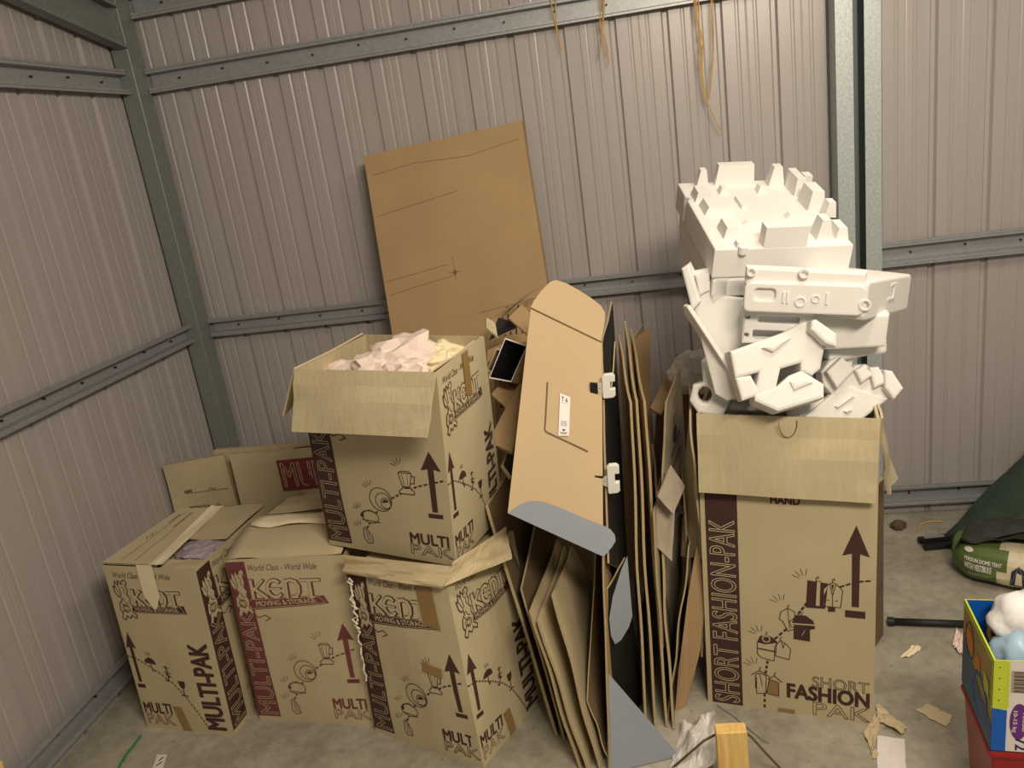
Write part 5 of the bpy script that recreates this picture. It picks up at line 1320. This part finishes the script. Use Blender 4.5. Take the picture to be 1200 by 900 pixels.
# corners: rim height zt_, the visible vertical edge in front
zt_ = .50
Pf_ = at(1165, 774, Z=zt_); Pl = at(1130, 702, Z=zt_+.0); Pr = Pf_+V((.30, -.035, 0)).normalized()*.30; Pb = Pl+(Pr-Pf_)
hb = .215
bot = [q-V((0, 0, hb)) for q in (Pf_, Pr, Pb, Pl)]; topc = [Pf_, Pr, Pb, Pl]
nb_ = thing('nappy_box', 'open blue, lime and white printed nappy box at the bottom right', 'box', sum(bot, V())/4)
mb = MB()
f = Face(bot[0], bot[1], topc[1], topc[0], 10, 8)
f.pg([(0, .48), (.17, .46), (.17, 1), (0, 1)], 4, 1); f.pg([(0, 0), (.17, 0), (.17, .46), (0, .48)], 1, 1); f.pg([(.17, 0), (1, 0), (1, 1), (.17, 1)], 2, 1)
for i in range(9): f.pg(f.circ((.17, .52+.055*i), .006, 8), 4, 2)
for i in range(5): f.pg(f.circ((.07, .93-.12*i), .0022, 6), 5, 2)
f.pg(f.circ((.31, .34), .038, 20, .85, 1.15), 3, 2)
f.text('Toddler', None, 2, 3, quad=[(.35, .46), (.35, .22), (.40, .22), (.40, .46)], bold=.02)
f.text('10-15 kg', None, 2, 3, quad=[(.23, .46), (.23, .22), (.29, .22), (.29, .46)], bold=.03)
f.text('72', None, 6, 2, quad=[(.28, .155), (.28, .02), (.42, .02), (.42, .155)], bold=.03)
f.pg([(.20, .66), (.60, .66), (.60, .90), (.20, .90)], 7, 2)
for i in range(16): f.pg([(.23, .67+.0138*i), (.56, .67+.0138*i), (.56, .67+.0138*i+(.004 if i % 3 else .009)), (.23, .67+.0138*i+(.004 if i % 3 else .009))], 5, 3)
f.v = [(u_*.52 if u_ < .99 else u_, v_, l_) for u_, v_, l_ in f.v]
f.bake(mb)
g = Face(bot[3], bot[0], topc[0], topc[3], 10, 8)
g.pg([(0, 0), (1, 0), (1, .30), (.6, .36), (.3, .5), (0, .62)], 8, 1)
g.line([(0.02, .97), (.98, .97)], .010, 4, 2); g.line([(.985, .45), (.985, 1)], .008, 4, 2)
g.line(g.circ((.25, .68), .035, 16, .9, 1.2), .004, 3, 2, True); g.pg(g.circ((.25, .68), .026, 14), 9, 2)
g.line(g.circ((.62, .30), .05, 16, 1, 1), .012, 10, 2, False); g.pg([(.45, .5), (.6, .55), (.62, .72), (.48, .7)], 9, 2); g.pg([(.72, .5), (.9, .5), (.88, .66), (.74, .7)], 4, 2)
g.bake(mb)
mb.add([bot[1], bot[2], topc[2], topc[1]], [(0, 1, 2, 3)], 1); mb.add([bot[2], bot[3], topc[3], topc[2]], [(0, 1, 2, 3)], 1); mb.add(bot, [(3, 2, 1, 0)], 1)
# inside walls: blue back with its round sticker
ce = sum(topc, V())/4
it = [q+(ce-q)*.025 for q in topc]; ib_ = [q+(sum(bot, V())/4-q)*.025+V((0, 0, .003)) for q in bot]
h_ = Face(ib_[3], ib_[2], it[2], it[3], 8, 6)
h_.pg([(0, .32), (1, .32), (1, 1), (0, 1)], 1, 1); h_.pg(h_.circ((.30, .63), .046, 24), 11, 2)
h_.text('Jump', (.25, .78, .42, .89), 6, 3, bold=.01); h_.text('Online', (.20, .66, .44, .76), 12, 3, bold=.01)
h_.pg([(.17, .575), (.49, .575), (.49, .64), (.17, .64)], 3, 3); h_.line([(.20, .53), (.46, .53)], .004, 12, 3); h_.line([(.22, .48), (.44, .48)], .004, 12, 3); h_.line([(.26, .43), (.40, .43)], .004, 4, 3)
h_.bake(mb)
for k in (0, 1, 3):
    j = (k+1) % 4; mb.add([ib_[j], ib_[k], it[k], it[j]], [(0, 1, 2, 3)], 7 if k != 3 else 7)
mb.add(ib_, [(0, 1, 2, 3)], 7)
for k in range(4):
    j = (k+1) % 4; mb.add([topc[k], topc[j], it[j], it[k]], [(0, 1, 2, 3)], 4)
mb.build('body', [M_OLIVE, M_BLUE, M_WPRINT, M_PURPLE, M_LIME, M_BLK, M_NAVY, M_GREYB, M_BLUED, M_ORANGE, M_BLUE, M_YEL, M_DBROWN], nb_)
pk = thing('nappy_pack', 'crinkled white and pale blue plastic pack inside the nappy box', 'pack', ce-V((0, 0, .15)))
crumple('white_end', M_WFILM, at(1212, 728, Z=.50), .085, 4, 4, .5, (.95, .8, .75), pk)
crumple('blue_end', M_LBLUE, at(1214, 760, Z=.47)+V((0, 0, -.02)), .080, 6, 4, .5, (.98, .85, .85), pk)
for o in pk.children:
    for q in o.data.polygons: q.use_smooth = True
# red tub beneath
mb = MB()
cb = sum(bot, V())/4
lo = [V((cb.x+(q.x-cb.x)*.86, cb.y+(q.y-cb.y)*.86, .002)) for q in bot]; hi = [V((cb.x+(q.x-cb.x)*.98, cb.y+(q.y-cb.y)*.98, bot[0].z-.001)) for q in bot]
hi[3] += (bot[3]-bot[0])*.02; mb.hexa(lo, hi)
hr = [V((cb.x+(q.x-cb.x)*1.02, cb.y+(q.y-cb.y)*1.02, bot[0].z-.022)) for q in bot]; mb.hexa(hr, [q+V((0, 0, .016)) for q in hr])
tag(mb.build('red_tub', M_REDPL, bevel=.006), 'red plastic tub standing on the floor under the nappy box', 'tub')

# --- timber offcut, plastic and twine in front
tp = at(857, 853, Y=-1.45); post_o = V((tp.x, tp.y, 0))
mb = MB(); hx = .036; xr = V((1, .05, 0)).normalized(); yr = V((-.05, 1, 0)).normalized(); zt2 = at(857, 859, Y=-1.45).z
c4 = [post_o-xr*hx, post_o+xr*hx, post_o+xr*hx+yr*.035, post_o-xr*hx+yr*.035]
mb.hexa([q+V((0, 0, .001)) for q in c4], [V((q.x, q.y, zt2)) for q in c4])
tag(mb.build('timber_offcut', M_WOOD, bevel=.002), 'pale pine timber offcut standing upright at the bottom of the frame', 'timber')
o = crumple_sheet('plastic_sheet', M_WRAP, [V((1.80, -1.42, .01)), V((1.935, -1.40, .01)), at(838, 838, Y=-1.22), at(800, 862, Y=-1.20)], .05, 5, 26, 20, .001, 1.6, floor=.002, fine=.5)
tag(o, 'crumpled translucent white plastic sheet behind the timber offcut', 'plastic sheet')
mb = MB()
for dx in (0, .006):
    mb.tube([at(786, 903-dx*300, Y=-1.36), at(805, 886-dx*300, Y=-1.40), at(825, 869-dx*300, Y=-1.41), at(845, 858-dx*300, Y=-1.395)], .0018, 5)
    mb.tube([at(868, 855-dx*300, Y=-1.395), at(880, 864-dx*300, Y=-1.39), at(898, 884-dx*300, Y=-1.37), at(916, 903-dx*300, Y=-1.35)], .0018, 5)
tag(mb.build('brown_twine', M_DBROWN), 'brown twine running behind the timber offcut', 'twine')
mb = MB(); 0 and mb.tube([at(857, 838, Y=-1.40), at(856, 848, Y=-1.405), at(858, 852, Y=-1.41)], .0014, 5)
pts = [at(840, 826, Z=.003), at(858, 838, Z=.003), at(880, 856, Z=.003), at(895, 868, Z=.003), at(902, 870, Z=.003), at(898, 871, Z=.003)]
mb.tube(pts, .0016, 5); tag(mb.build('thin_wire', M_GALV), 'thin wire on the concrete behind the timber offcut', 'wire')
# timber board at the left bottom corner of the view
p = at(0, 884, X=.10); q0 = at(14, 905, X=.10)
mb = MB(); d_ = (q0-p).normalized()
mb.hexa([V((.06, p.y-.30, .002)), V((.125, p.y-.30, .002)), V((.125, p.y-.05, .002)), V((.06, p.y-.05, .002))],
        [V((.06, p.y-.22, p.z+.03)), V((.10, p.y-.22, p.z+.03)), V((.10, p.y-.0, p.z-.02)), V((.06, p.y-.0, p.z-.02))])
tag(mb.build('timber_board', M_WOOD, bevel=.002), 'pale timber board end at the bottom left corner by the ribbed wall', 'timber')
